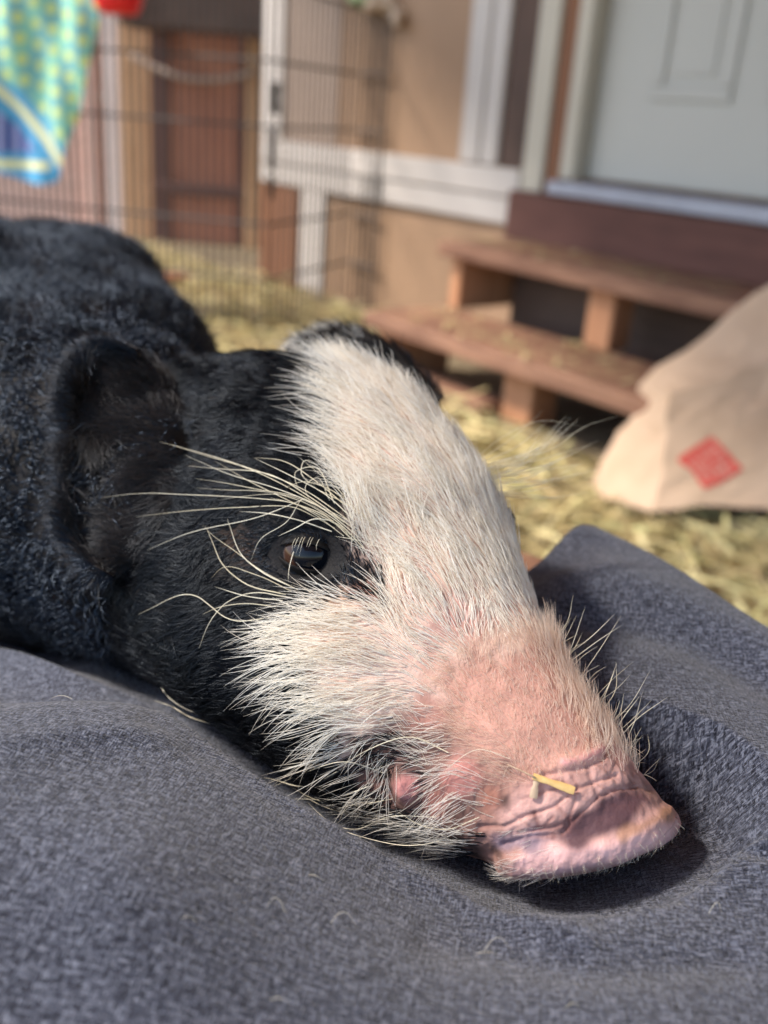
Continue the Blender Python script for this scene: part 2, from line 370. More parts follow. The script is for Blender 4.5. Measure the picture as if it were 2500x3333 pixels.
# ------------------------------------------------------------------ paper bag
k = N('kraft_paper'); co = k.coord((8, 8, 8)); g = k.noise(co, 1, 5); k.color(k.ramp(g, [(.3, (.50, .34, .22)), (.7, (.62, .44, .30))])); k.set(Roughness=.8); k.bump(k.noise(k.coord((25,)*3), 1, 3), .35, .01); M['bag'] = k.m
bagc = {'A': (2125, 1665, 1.80), 'B': (2950, 1700, 1.72), 'C': (2950, 940, 1.92), 'D': (2190, 1285, 1.88), 'a': (1930, 1600, 1.94), 'b': (2950, 1580, 1.88), 'c': (2930, 600, 2.00), 'd': (2070, 1255, 2.06)}
bc = {n_: P(*c_) for n_, c_ in bagc.items()}
def quadgrid(a, b, c, d, n):
    s = np.linspace(0, 1, n); u, v = np.meshgrid(s, s, indexing='ij')
    u = u[..., None]; v = v[..., None]
    return ((1-u)*(1-v)*a+u*(1-v)*b+u*v*c+(1-u)*v*d).reshape(-1, 3)
nb = 12; vv = []; ff = []
for qd in (('A', 'B', 'C', 'D'), ('a', 'A', 'D', 'd'), ('d', 'D', 'C', 'c'), ('b', 'a', 'd', 'c'), ('a', 'b', 'B', 'A'), ('B', 'b', 'c', 'C')):
    ff += (gridfaces(nb, nb)+len(vv)*nb*nb).tolist(); vv.append(quadgrid(*[bc[x] for x in qd], nb))
vv = np.concatenate(vv); ctr = vv.mean(0)
def crumple(p):
    d = nrm(p-ctr)
    a = np.abs(snoise(p, 3.0, 21))*.018 + np.abs(snoise(p, 6.5, 22))*.009 + snoise(p, 15, 23)*.0015 - .010
    return p - d*a[:, None] + .0018*np.stack([snoise(p, 21, s_) for s_ in (24, 25, 26)], 1)
vb = crumple(vv)
bag = thing('paper_bag', 'crumpled brown kraft paper bag with a red printed seal beside the steps', 'bag', tuple((bc['A']+bc['a'])/2*np.array([1, 1, 0])))
zl = vb[:, 2].min(); vb[:, 2] -= 0
bm = bmesh.new(); bvs = [bm.verts.new(x) for x in vb]; [bm.faces.new([bvs[i] for i in f_]) for f_ in ff]; bmesh.ops.remove_doubles(bm, verts=bm.verts, dist=.0005); bmesh.ops.recalc_face_normals(bm, faces=bm.faces)
me = bpy.data.meshes.new('paper'); bm.to_mesh(me); bm.free(); me.materials.append(M['bag'])
link(bpy.data.objects.new('paper', me), bag)
# the seal: red square turned on a corner, with pale strokes, printed on the front face
nf = nrm(np.cross(bc['B']-bc['A'], bc['D']-bc['A'])); nf = nf if nf@fw < 0 else -nf
sc_ = [(2190, 1502), (2305, 1424), (2412, 1545), (2274, 1622)]
cor = [onplane(x, y, bc['A'], nf) for x, y in sc_]
n2 = 36; qg = quadgrid(cor[0], cor[1], cor[2], cor[3], n2)
uv = np.stack(np.meshgrid(np.linspace(0, 1, n2), np.linspace(0, 1, n2), indexing='ij'), -1).reshape(-1, 2)
ns = 120; uvf = np.stack(np.meshgrid(np.linspace(0, 1, ns), np.linspace(0, 1, ns), indexing='ij'), -1).reshape(-1, 2)
qf = quadgrid(cor[0], cor[1], cor[2], cor[3], ns)
A_, B_, C_, D_ = (bc[x] for x in 'ABCD'); uq = np.full((len(qf), 2), .3); tx, ty, _d = proj(qf)
def bil(u): a, b = u[:, :1], u[:, 1:]; return (1-a)*(1-b)*A_+a*(1-b)*B_+a*b*C_+(1-a)*b*D_
for _ in range(12):
    x0, y0, _d = proj(bil(uq)); h_ = 1e-4; xa, ya, _d = proj(bil(uq+[h_, 0])); xb, yb, _d = proj(bil(uq+[0, h_]))
    j11, j21, j12, j22 = (xa-x0)/h_, (ya-y0)/h_, (xb-x0)/h_, (yb-y0)/h_; det = j11*j22-j12*j21; rx, ry = tx-x0, ty-y0
    uq = uq+np.stack([(j22*rx-j12*ry)/det, (-j21*rx+j11*ry)/det], 1)
fg0 = vb[:nb*nb].reshape(nb, nb, 3); gu = np.clip(uq*(nb-1), 0, nb-1.001); iu = gu.astype(int); fu = gu-iu
c00, c10, c11, c01 = fg0[iu[:, 0], iu[:, 1]], fg0[iu[:, 0]+1, iu[:, 1]], fg0[iu[:, 0]+1, iu[:, 1]+1], fg0[iu[:, 0], iu[:, 1]+1]; fa_, fb_ = fu[:, :1], fu[:, 1:]
qf = (1-fa_)*(1-fb_)*c00+fa_*(1-fb_)*c10+fa_*fb_*c11+(1-fa_)*fb_*c01+nf*.0035
strokes = [[(.16, .2), (.16, .8)], [(.16, .8), (.34, .8)], [(.34, .8), (.34, .2)], [(.34, .2), (.25, .2)], [(.25, .35), (.25, .65)], [(.5, .15), (.5, .5), (.42, .5)], [(.62, .15), (.62, .42)], [(.74, .15), (.74, .5), (.86, .5), (.86, .15)], [(.45, .62), (.86, .62)], [(.45, .75), (.86, .75)], [(.45, .87), (.86, .87)], [(.55, .62), (.55, .87)], [(.72, .62), (.72, .87)]]
ds = np.min([sdline(uvf[:, 0], uvf[:, 1], s_) for s_ in strokes], 0)
m = (1-sm(.016, .03, ds))[:, None]; c = np.array([.60, .07, .05])*(1-.75*m)+np.array([.56, .36, .27])*.75*m
rr = np.maximum(np.abs(uvf-.5)-.42, 0); keep = np.hypot(rr[:, 0], rr[:, 1]) < .08
fg = gridfaces(ns, ns); fg = fg[keep[fg].all(1)]
k = N('seal_print'); a = k.n('Attribute', attribute_name='Col'); k.color(a.outputs['Color']); k.set(Roughness=.75)
meshobj('printed_seal', qf, fg, k.m, bag, True, c)

# ------------------------------------------------------------------ hay
nh = 17000
k = N('hay'); gi = k.n('NewGeometry'); k.color(k.ramp(gi.outputs['Random Per Island'], [(0, (.34, .25, .11)), (.35, (.58, .45, .22)), (.7, (.50, .46, .20)), (1, (.78, .66, .38))])); k.set(Roughness=.7)
def hayblades(n, x0, x1, y0, y1, h, lmin, lmax, wd_):
    base = np.stack([rng.uniform(x0, x1, n), y0+(y1-y0)*rng.random(n)**1.0, np.zeros(n)], 1)
    md = .5+.5*snoise(base, .9, 31); base[:, 2] = .006+rng.random(n)*h*(.35+.9*md)
    L = rng.uniform(lmin, lmax, n); a = rng.uniform(0, 6.283, n); el = rng.normal(0, .25, n)
    d = np.stack([np.cos(a)*np.cos(el), np.sin(a)*np.cos(el), np.sin(el)], 1); s = nrm(np.cross(d, rng.normal(size=(n, 3))))
    w_ = wd_*rng.uniform(.6, 1.6, n)
    out = []
    for t_ in (-.5, 0, .5):
        c_ = base+d*(L*t_)[:, None]; c_[:, 2] += -abs(t_)*L*.12
        c_[:, 2] = np.maximum(c_[:, 2], .004)
        out += [c_-s*w_[:, None]/2, c_+s*w_[:, None]/2]
    V = np.stack(out, 1).reshape(-1, 3); i = np.arange(n)[:, None, None]*6
    Fq = (i+np.array([[0, 1, 3, 2], [2, 3, 5, 4]])[None]).reshape(-1, 4); return V, Fq
V1, F1 = hayblades(nh, -1.7, 1.7, .75, 4.9, .05, .06, .20, .004)
V2, F2 = hayblades(2600, .1, 1.5, .9, 2.2, .05, .05, .14, .006)
keepb = ((V1.reshape(-1, 6, 3).mean(1)@WN) < 1.60) | ((V1.reshape(-1, 6, 3).mean(1)@WD) < -2.2) & ((V1.reshape(-1, 6, 3).mean(1)@WN) < 2.12)
F1 = F1.reshape(-1, 2, 4)[keepb].reshape(-1, 4)
kb2 = (V2.reshape(-1, 6, 3).mean(1)@WN) < 1.60; F2 = F2.reshape(-1, 2, 4)[kb2].reshape(-1, 4)
V3, F3 = hayblades(260, -2.1, -1.22, 1.63, 2.1, .004, .03, .10, .004)
wn3 = np.repeat(V3.reshape(-1, 6, 3).mean(1), 6, 0); tz = np.where(wn3[:, 1] < 1.87, .183, .367); dv3 = V3-wn3
V3 = WD*wn3[:, :1]+WN*wn3[:, 1:2]+dv3*np.array([1, 1, .05]); V3[:, 2] += tz+.006
V = np.concatenate([V1, V2, V3]); Fq = np.concatenate([F1, F2+len(V1), F3+len(V1)+len(V2)])
us = np.unique(Fq); re = np.full(len(V), -1); re[us] = np.arange(len(us))
hy = meshobj('hay', V[us], re[Fq], k.m, None, False); tag(hy, 'loose pale yellow green hay strewn over the floor', 'hay', kind='stuff')
om = paint('orange_cloth', (.52, .22, .11), .6, .9, 12)
q = floorpt(520, 915); rg = lump('rag', q+np.array([0, 0, .012]), (.11, .09, .03), om, 12, None, .3, 1.6)
tag(rg, 'faded orange rag lying in the hay behind the piglet', 'rag')

# ------------------------------------------------------------------ the piglet: surfaces
# stations along the head: image points of the dorsal and the ventral outline, depth of the axis, half thickness
ST = np.array([
 (2172, 2640, 1650, 2812, .2460, .0186), (2138, 2578, 1600, 2804, .2462, .0205), (2068, 2490, 1520, 2785, .2480, .0212), (1990, 2390, 1420, 2748, .2510, .0217),
 (1882, 2240, 1280, 2690, .2570, .0235), (1782, 2070, 1105, 2605, .2660, .0275), (1700, 1885, 930, 2500, .2790, .0335),
 (1645, 1720, 765, 2392, .2920, .0375), (1600, 1605, 625, 2288, .3010, .0395), (1505, 1468, 505, 2210, .3120, .0400),
 (1390, 1355, 400, 2150, .3240, .0398), (1235, 1265, 290, 2100, .3370, .0395), (1050, 1225, 170, 2080, .3520, .0388),
 (860, 1220, 60, 2070, .3700, .0388), (700, 1228, -40, 2060, .3900, .0380)])
sarc = np.concatenate([[0], np.cumsum(np.hypot(*np.diff((ST[:, 0:2]+ST[:, 2:4])/2, axis=0).T))])
NS, NA = 430, 420
sq = np.linspace(0, 1, NS)**1.25*sarc[-1]
SI = cubic(sarc, ST, sq)
Dp = P(SI[:, 0], SI[:, 1], SI[:, 4]); Vp = P(SI[:, 2], SI[:, 3], SI[:, 4]); Cn = (Dp+Vp)/2
ev = (Dp-Vp)/2; he = np.linalg.norm(ev, axis=1, keepdims=True); e = ev/he
ax = nrm(np.gradient(Cn, axis=0)); bvec = nrm(np.cross(ax, e)); sgn = np.sign((bvec*ray(SI[:, 0], SI[:, 1])).sum(1)); bvec *= -sgn[:, None]   # towards the viewer
ph = np.arange(NA)/NA*2*np.pi
cp, sp_ = np.cos(ph), np.sin(ph); ex = .92
cx = np.sign(cp)*np.abs(cp)**ex; cz = np.sign(sp_)*np.abs(sp_)**ex
hv = Cn[:, None]+ev[:, None]*cx[None, :, None]+bvec[:, None]*(SI[:, 5][:, None]*cz[None])[..., None]
# front disc: rings closing over the nose
a0 = -ax[0]; rings = []
for t_, off in ((.995, .0007), (.97, .0016), (.93, .0022), (.86, .0026), (.80, .0028), (.75, .0030), (0.70, .0031), (0.65, .0031), (0.60, .0031), (0.55, .0031), (0.50, .0031), (0.45, .0031), (0.40, .0031), (0.35, .0031), (0.30, .0031), (0.25, .0031), (0.15, .0031), (0.05, .0031)):
    rings.append(Cn[0]+(hv[0]-Cn[0])*t_+a0*off)
hv = np.concatenate([np.array(rings)[::-1], hv]); NR = len(hv)
hverts = hv.reshape(-1, 3); hfaces = gridfaces(NR, NA, True)
# body
BS = np.array([(-.055, .300, .545, .036, .038), (-.10, .340, .546, .055, .050), (-.142, .385, .543, .064, .056), (-.166, .44, .540, .077, .064), (-.192, .50, .541, .085, .070),
 (-.222, .57, .538, .089, .068), (-.275, .64, .530, .084, .060), (-.32, .70, .535, .073, .060), (-.338, .74, .53, .045, .042), (-.345, .757, .53, .008, .008)])
bs = np.concatenate([[0], np.cumsum(np.linalg.norm(np.diff(BS[:, :3], axis=0), axis=1))])
BI = cubic(bs, BS, np.linspace(0, bs[-1], 150)); NB = 160
bax = nrm(np.gradient(BI[:, :3], axis=0)); lat = nrm(np.cross(bax, WZ)); vup = np.cross(lat, bax)
pb = np.arange(NB)/NB*2*np.pi
bv = BI[:, None, :3]+lat[:, None]*(BI[:, 3][:, None]*np.sign(np.cos(pb))*np.abs(np.cos(pb))**.72)[..., None]+vup[:, None]*(BI[:, 4][:, None]*np.sign(np.sin(pb))*np.abs(np.sin(pb))**.72)[..., None]
bverts = bv.reshape(-1, 3); bfaces = gridfaces(150, NB, True)

def vnormals(v, f):
    t1 = np.cross(v[f[:, 1]]-v[f[:, 0]], v[f[:, 2]]-v[f[:, 0]]); t2 = np.cross(v[f[:, 2]]-v[f[:, 0]], v[f[:, 3]]-v[f[:, 0]]); fn = t1+t2
    n = np.zeros_like(v)
    for i in range(4): np.add.at(n, f[:, i], fn)
    return nrm(n)
def outward(v, f, ctr_of):
    n = vnormals(v, f)
    if ((v-ctr_of)*n).sum(1).mean() < 0: f = f[:, ::-1].copy(); n = -n
    return f, n
hc = np.repeat(np.concatenate([np.repeat(Cn[:1], len(rings), 0), Cn]), NA, 0)
hfaces, hn = outward(hverts, hfaces, hc)
bn_ = snoise(bverts, 9, 66)*.005+snoise(bverts, 22, 67)*.0016
bverts += nrm(bverts-np.repeat(BI[:, :3], NB, 0))*bn_[:, None]
bfaces, bn = outward(bverts, bfaces, np.repeat(BI[:, :3], NB, 0))

_sc = {}
def surf(x, y):
    """point of the front facing head surface under an image point"""
    key = hash(hverts[::997].tobytes())
    if _sc.get('k') != key:
        qx, qy, d = proj(hverts); ok = np.where(((hverts-CAM)*hn).sum(1) < 0)[0]
        _sc.update(k=key, x=qx[ok], y=qy[ok], d=d[ok], i=ok)
    near = np.where((np.abs(_sc['x']-x) < 40) & (np.abs(_sc['y']-y) < 40))[0]
    if len(near) < 4: near = np.arange(len(_sc['x']))
    r = np.hypot(_sc['x'][near]-x, _sc['y'][near]-y); o = near[np.argsort(r)[:4]]; i = _sc['i'][o]
    return hverts[i].mean(0), nrm(hn[i].mean(0)), _sc['d'][o].mean()
def bump(x, y, rad, amp, aniso=None):
    p, n_, d = surf(x, y); r_ = rad*d/F
    dv = hverts-p
    if aniso is not None:
        t_ = RT*aniso[0]-UP*aniso[1]; t_ = nrm(t_); l_ = dv@t_; dv = dv - t_[None]*(l_*(1-1/aniso[2]))[:, None]
    w_ = np.exp(-(dv**2).sum(1)/(2*(r_/1.5)**2))
    hverts[:] += hn*(w_*amp)[:, None]
# big forms
bump(880, 1560, 260, .0035)            # brow
bump(1010, 1690, 130, .0022, (1, .25, 1.8))
bump(1010, 1805, 120, -.0050)          # eye socket
bump(1230, 1880, 120, -.0020)          # tear corner
bump(1060, 2180, 260, .0035)           # cheek
bump(1480, 2180, 200, -.0022, (-.5, 1, 2))
bump(1290, 2560, 160, -.0018, (1, .2, 1.5))
bump(1322, 2558, 46, .0034, (.3, 1, 1.5))      # wart
bump(1500, 2535, 75, .0020)
bump(1180, 2520, 80, -.0035)
bump(760, 1880, 220, -.003)
bump(640, 2120, 240, .0030)
hn = vnormals(hverts, hfaces)
hx, hy, hd = proj(hverts); front = sm(.15, -.15, ((nrm(hverts-CAM))*hn).sum(1))
# nose: rim, folds, pad
nose_w = sm(2380, 2460, hy+.25*(hx-1800))
hverts += hn*(.0016*(1-sm(16, 60, sdline(hx, hy, [(1655, 2812), (1800, 2800), (2000, 2765), (2120, 2710), (2185, 2655)])))*nose_w)[:, None]   # rim
hverts -= hn*(.0016*np.exp(-(sdline(hx, hy, [(1790, 2735), (1900, 2690), (2010, 2610), (2100, 2555)])/55)**2)*nose_w*front)[:, None]
creases = [([(1775, 2520), (1890, 2502), (1962, 2470), (1985, 2432)], 11, .0014), ([(1690, 2662), (1800, 2628), (1865, 2575), (1935, 2545), (2010, 2520)], 9, .0011),
 ([(1690, 2712), (1790, 2695), (1845, 2680)], 10, .0012), ([(1832, 2716), (1880, 2660), (1950, 2590), (2015, 2560), (2090, 2548)], 10, .0013),
 ([(1912, 2490), (1930, 2545), (1950, 2590)], 8, .0008), ([(1995, 2450), (2030, 2500), (2075, 2535)], 8, .0009), ([(1880, 2562), (1872, 2610), (1845, 2690)], 8, .0009),
 ([(1815, 2625), (1850, 2660), (1850, 2705)], 7, .0007), ([(1740, 2645), (1752, 2690), (1735, 2705)], 7, .0006), ([(1560, 2690), (1640, 2690), (1700, 2665)], 9, .0009), ([(1640, 2748), (1720, 2725), (1800, 2722)], 9, .0010),
 ([(1940, 2545), (2000, 2580)], 6, .0006), ([(2010, 2470), (1990, 2515)], 6, .0005), ([(1700, 2600), (1780, 2575), (1830, 2560)], 6, .0005), ([(1760, 2700), (1800, 2660)], 6, .0005), ([(1950, 2490), (2000, 2530), (2060, 2570)], 6, .0005), ([(1660, 2640), (1720, 2690)], 5, .0004), ([(1860, 2520), (1880, 2560)], 5, .0005), ([(1900, 2590), (1930, 2610)], 5, .0004), ([(2080, 2500), (2110, 2530)], 5, .0005), ([(2055, 2490), (2095, 2545), (2140, 2570)], 7, .0007), ([(1835, 2545), (1850, 2580)], 6, .0006)]
for pl, w_, a_ in creases:
    hverts -= hn*(.52*a_*np.exp(-(sdline(hx, hy, pl)/(w_*.8))**2)*front)[:, None]
hverts += hn*(.0009*np.exp(-(sdline(hx, hy, [(1840, 2482), (1900, 2470), (1955, 2440)])/22)**2)*front)[:, None]   # pink roll
nz = sm(2440, 2520, hy)*front
hverts += hn*((snoise(hverts, 420, 41)*.00008+snoise(hverts, 170, 42)*.00008)*nz)[:, None]
hverts += hn*(snoise(hverts, 40, 43)*.0006*(1-nz))[:, None]
hn = vnormals(hverts, hfaces); hx, hy, hd = proj(hverts)

# nostrils in the disc, and the place of the eye on the far side of the face
capn = len(rings)*NA; fd = math.radians(36); latv = nrm(-e[0]*math.sin(fd)+bvec[0]*math.cos(fd)); nost = [Cn[0]+latv*(.0068*s_) for s_ in (-1, 1)]
nd = np.full(len(hverts), 9.0)
for q_ in nost:
    dv = hverts-q_; dv = dv-np.outer(dv@a0, a0); nd[:capn] = np.minimum(nd[:capn], np.linalg.norm(dv[:capn], axis=1))
hverts -= a0*(.0045*(1-sm(.0016, .0034, nd)))[:, None]; hn = vnormals(hverts, hfaces)
i0 = np.argmin(np.hypot(hx-1008, hy-1806)+np.where(((hverts-CAM)*hn).sum(1) < 0, 0, 1e5)); r_i, a_i = divmod(int(i0), NA)
i1 = r_i*NA+int(round((2*fd/(2*np.pi))*NA-a_i)) % NA; fep, fen = hverts[i1].copy(), hn[i1].copy(); fax = ax[r_i-len(rings)]
fdist = np.linalg.norm(hverts-fep, axis=1)
# pigment of the skin; shade is painted into the creases and nostrils
BLK = np.array([.007, .006, .007]); PNK = np.array([.57, .31, .245]); WSK = np.array([.66, .48, .40])
WHITE = [(1030, 1090), (1080, 1150), (1090, 1260), (1085, 1400), (1085, 1530), (1130, 1640), (1160, 1730), (1235, 1850), (1250, 1960), (1130, 1935), (1030, 1965), (980, 2020), (960, 2090), (985, 2200), (1040, 2320), (1090, 2420), (1110, 2480),
 (1190, 2470), (1320, 2400), (1450, 2330), (1500, 2260), (1600, 2250), (1750, 2300), (1850, 2420), (2050, 2460), (2400, 2400), (2300, 1300), (1500, 1000)]
PINK = [(1440, 2140), (1560, 2080), (1740, 2050), (1850, 2080), (2060, 2400), (2300, 2600), (2250, 2900), (1600, 2950), (1500, 2800), (1560, 2740), (1640, 2600), (1560, 2480), (1460, 2350), (1400, 2240)]
NOSE = [(1690, 2560), (1800, 2500), (1960, 2440), (2060, 2440), (2150, 2480), (2300, 2640), (2300, 2900), (1600, 2900), (1600, 2830), (1700, 2740), (1640, 2700), (1620, 2640)]
def skincolor(x, y, p):
    n1 = snoise(p, 60, 51); n2 = snoise(p, 160, 52); c_ = np.tile(BLK, (len(x), 1))
    def lay(c_, sd_, w_, colr, a=1.0):
        m_ = (a*(1-sm(-w_, w_, sd_+n1*w_*.5+n2*w_*.3)))[:, None]; return c_*(1-m_)+np.array(colr)*m_
    c_ = lay(c_, sdpoly(x, y, WHITE), 45, WSK)
    c_ = lay(c_, sdpoly(x, y, [(1140, 2420), (1350, 2300), (1500, 2280), (1600, 2450), (1700, 2560), (1620, 2760), (1400, 2720), (1250, 2640)]), 50, (.20, .11, .09))
    c_ = lay(c_, sdpoly(x, y, PINK), 110, PNK)
    for (bx, by, br, colr, a) in ((1322, 2560, 38, (.55, .24, .22), 1), (1500, 2530, 70, (.50, .22, .19), .9), (1420, 2620, 50, (.40, .18, .15), .8), (1400, 2330, 70, (.50, .25, .20), .7), (1190, 1945, 42, (.36, .17, .13), .9), (1480, 2020, 90, (.58, .33, .28), .8), (1330, 1900, 60, (.58, .33, .28), .5), (1100, 2010, 70, (.62, .42, .26), .5), (1600, 2600, 45, (.45, .19, .13), .7), (780, 1770, 60, (.09, .05, .03), .6)):
        c_ = lay(c_, np.hypot(x-bx, y-by)-br, 28, colr, a)
    c_ = lay(c_, sdpoly(x, y, NOSE), 30, (.64, .37, .32))
    c_ = lay(c_, sdline(x, y, [(1835, 2480), (1900, 2468), (1960, 2440)])-14, 14, (.74, .36, .34))
    c_ = lay(c_, sdline(x, y, [(1700, 2815), (1850, 2790), (2000, 2770), (2140, 2720)])-40, 24, (.78, .47, .44))
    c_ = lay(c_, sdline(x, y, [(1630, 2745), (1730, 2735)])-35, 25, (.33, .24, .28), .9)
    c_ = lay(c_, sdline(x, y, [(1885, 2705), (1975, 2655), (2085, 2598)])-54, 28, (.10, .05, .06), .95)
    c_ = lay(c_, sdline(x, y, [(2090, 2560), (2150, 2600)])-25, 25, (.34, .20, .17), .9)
    c_ = lay(c_, sdline(x, y, [(2030, 2722), (2110, 2680), (2178, 2645)])-20, 16, (.42, .21, .09), .6)
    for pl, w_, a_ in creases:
        c_ = lay(c_, sdline(x, y, pl)-2, 9, (.22, .085, .075), .6)  # crease shade painted into the skin colour
    return np.clip(c_, .004, .9)*(1+.10*n2[:, None])
hcol = skincolor(hx, hy, hverts); m_ = sm(.0145, .0105, fdist)[:, None]; hcol = hcol*(1-m_)+BLK*m_; m_ = (1-sm(.0018, .0034, nd))[:, None]; hcol = hcol*(1-m_)+np.array([.05, .018, .018])*m_  # nostril hollows coloured dark for the shade inside them
k = N('piglet_skin'); a = k.n('Attribute', attribute_name='Col'); co = k.coord((1, 1, 1)); g1 = k.noise(co, 900, 3); g2 = k.noise(co, 260, 4)
k.color(k.mix(.25, a.outputs['Color'], k.ramp(g2, [(.3, (.25, .18, .17)), (.7, (1, 1, 1))]), 'MULTIPLY'))
k.set(Roughness=.62, Subsurface_Weight=.05, Subsurface_Scale=.0012, Specular_IOR_Level=.18); k.b.inputs['Subsurface Radius'].default_value = (1, .35, .2)
vo = k.n('TexVoronoi'); vo.inputs['Scale'].default_value = 1300; k.l(co, vo.inputs['Vector'])
k.bump(k.math('ADD', k.math('MULTIPLY', vo.outputs['Distance'], .6), g1), .32, .0004)
SKIN = k.m

base = np.array([-.1, .35, .47])
pig = thing('piglet', 'black piglet with white blaze and pink snout resting its head on the grey cushion', 'piglet', tuple(base))
allv = np.concatenate([hverts, bverts]); allf = np.concatenate([hfaces, bfaces+len(hverts)])
allv[:, 2] = np.where(allv[:, 2] < .478, .478+(allv[:, 2]-.478)*.15, allv[:, 2])
hverts = allv[:len(hverts)].copy(); bverts = allv[len(hverts):].copy()
bodyo = meshobj('body', allv, allf, SKIN, pig, True, np.concatenate([hcol, np.tile(BLK, (len(bverts), 1))]))

# ears
def ear(rows, bowl, name, nu=60, nv=70, th=.0022):
    rows = np.array(rows, float); nvs = len(rows); t_ = np.linspace(0, 1, nv); R_ = cubic(np.linspace(0, 1, nvs), rows, t_)
    s_ = np.linspace(0, 1, nu)[None, :]
    xx = R_[:, 0:1]*(1-s_)+R_[:, 3:4]*s_; yy_ = R_[:, 1:2]*(1-s_)+R_[:, 4:5]*s_
    edge = np.sin(np.pi*np.clip(t_, 0, 1))[:, None]**.6
    dd_ = R_[:, 2:3]*(1-s_)+R_[:, 5:6]*s_+bowl*np.sin(np.pi*s_**1.6)*edge - .004*np.exp(-((s_-.93)/.07)**2)
    p_ = P(xx, yy_, dd_).reshape(-1, 3); p_ += nrm(ray(xx, yy_).reshape(-1, 3))*(snoise(p_, 45, 61)*.0012)[:, None]
    f_ = gridfaces(nv, nu); n_ = vnormals(p_, f_); q_ = p_-n_*th
    i = np.arange(nv-1); j = np.arange(nu-1); n0 = nv*nu
    sides = [[a*nu+nu-1, (a+1)*nu+nu-1, n0+(a+1)*nu+nu-1, n0+a*nu+nu-1] for a in i]+[[a*nu, n0+a*nu, n0+(a+1)*nu, (a+1)*nu] for a in i]
    sides += [[b_, b_+1, n0+b_+1, n0+b_] for b_ in j]+[[(nv-1)*nu+b_, n0+(nv-1)*nu+b_, n0+(nv-1)*nu+b_+1, (nv-1)*nu+b_+1] for b_ in j]
    col_ = np.tile(np.array([.012, .009, .008]), (2*n0, 1))
    o = meshobj(name, np.concatenate([p_, q_]), f_.tolist()+(f_[:, ::-1]+n0).tolist()+sides, SKIN, pig, True, col_)
    if ((p_-CAM)*n_).sum(1).mean() > 0: n_ = -n_
    return o, p_, n_, f_
er = [(560, 1230, 440, 1150, .327), (600, 1290, 320, 1130, .322), (630, 1370, 235, 1210, .317), (640, 1480, 200, 1370, .312), (620, 1590, 192, 1550, .307), (570, 1690, 208, 1710, .302), (520, 1770, 262, 1820, .298), (470, 1820, 360, 1880, .296)]
ear1, e1v, e1n, e1f = ear([(a, b, surf(a, b)[2]+.0035, c_, d, e_) for a, b, c_, d, e_ in er], .000, 'ear')
ear2, e2v, e2n, e2f = ear([(1010, 1230, .375, 940, 1150, .385), (1090, 1250, .374, 1005, 1100, .388), (1180, 1280, .372, 1110, 1072, .388), (1290, 1300, .370, 1240, 1118, .386), (1390, 1340, .366, 1345, 1215, .380), (1440, 1370, .362, 1430, 1305, .374)], .005, 'ear')

# eye
ep, en, ed = surf(1008, 1806)
ER = .0086; vdir = nrm(CAM-ep); gz = nrm(vdir+RT*.10+UP*.05); ec = ep-vdir*(ER*.62)
th_ = np.linspace(0, np.pi, 60); ga = nrm(np.cross(gz, [0, 0, 1.0])); gb = np.cross(gz, ga); pa = np.arange(72)/72*2*np.pi
ev_ = ec+ER*(np.cos(th_)[:, None, None]*gz+np.sin(th_)[:, None, None]*(np.cos(pa)[None, :, None]*ga+np.sin(pa)[None, :, None]*gb))
ev_ = ev_+gz*(.0006*np.exp(-(th_/.45)**2))[:, None, None]
ecol = np.zeros((60, 72, 3)); tt = th_[:, None, None]
pup, iri, scl = np.array([.003, .004, .007]), np.array([.040, .018, .011]), np.array([.075, .06, .058])
w1 = sm(.66, .74, tt); w2 = sm(1.0, 1.12, tt); ecol[:] = pup; ecol = ecol*(1-w1)+iri*w1; ecol = ecol*(1-w2)+scl*w2
k = N('eye'); a = k.n('Attribute', attribute_name='Col'); k.color(a.outputs['Color']); k.set(Roughness=.05, Specular_IOR_Level=.28)
EYEM = k.m
meshobj('eye', ev_.reshape(-1, 3), gridfaces(60, 72, True), EYEM, pig, True, ecol.reshape(-1, 3))
# eyelids: a skin shell over the ball with an almond opening
n_a, n_r = 120, 26; lid = []
for i in range(n_a):
    an = 2*np.pi*i/n_a; cx_, cy_ = math.cos(an), math.sin(an)
    ux = 96*cx_; uy = (-37 if cy_ > 0 else -43)*abs(cy_)**1.15*(1 if cy_ > 0 else -1)
    ux, uy = ux, uy+.16*ux
    for j in range(n_r):
        r_ = j/(n_r-1); kx = 1008-8+ux*(1+1.05*r_); ky = 1808+uy*(1+1.7*r_)+(4*r_)
        d3 = ray(kx, ky); oc = CAM-ec; Rl = ER*(1.10-.03*r_)+.0002*math.sin(r_*14)
        bq = 2*(d3@oc); cq = oc@oc-Rl*Rl; aq = d3@d3; disc = bq*bq-4*aq*cq
        ds_ = (-bq-math.sqrt(disc))/(2*aq) if disc > 0 else 9
        dskin = surf(kx, ky)[2]
        if r_ < .45: dq = min(ds_, ed+.006)
        else: dq = min(ds_, 9); w_ = (r_-.45)/.55; dq = dq if dq < 1 else dskin; dq = dq*(1-w_)+(dskin+.0004)*w_
        if j == 0: dq += .0012
        lid.append(P(np.array(kx), np.array(ky), np.array(dq)))
lid = np.array(lid); lf = gridfaces(n_a, n_r).tolist()
lf += [[(n_a-1)*n_r+j, (n_a-1)*n_r+j+1, j+1, j] for j in range(n_r-1)]
lcol = np.tile(np.array([.008, .007, .007]), (len(lid), 1)); lcol[::n_r] = (.03, .02, .018)
lm = meshobj('eyelid', lid, lf, SKIN, pig, True, lcol)

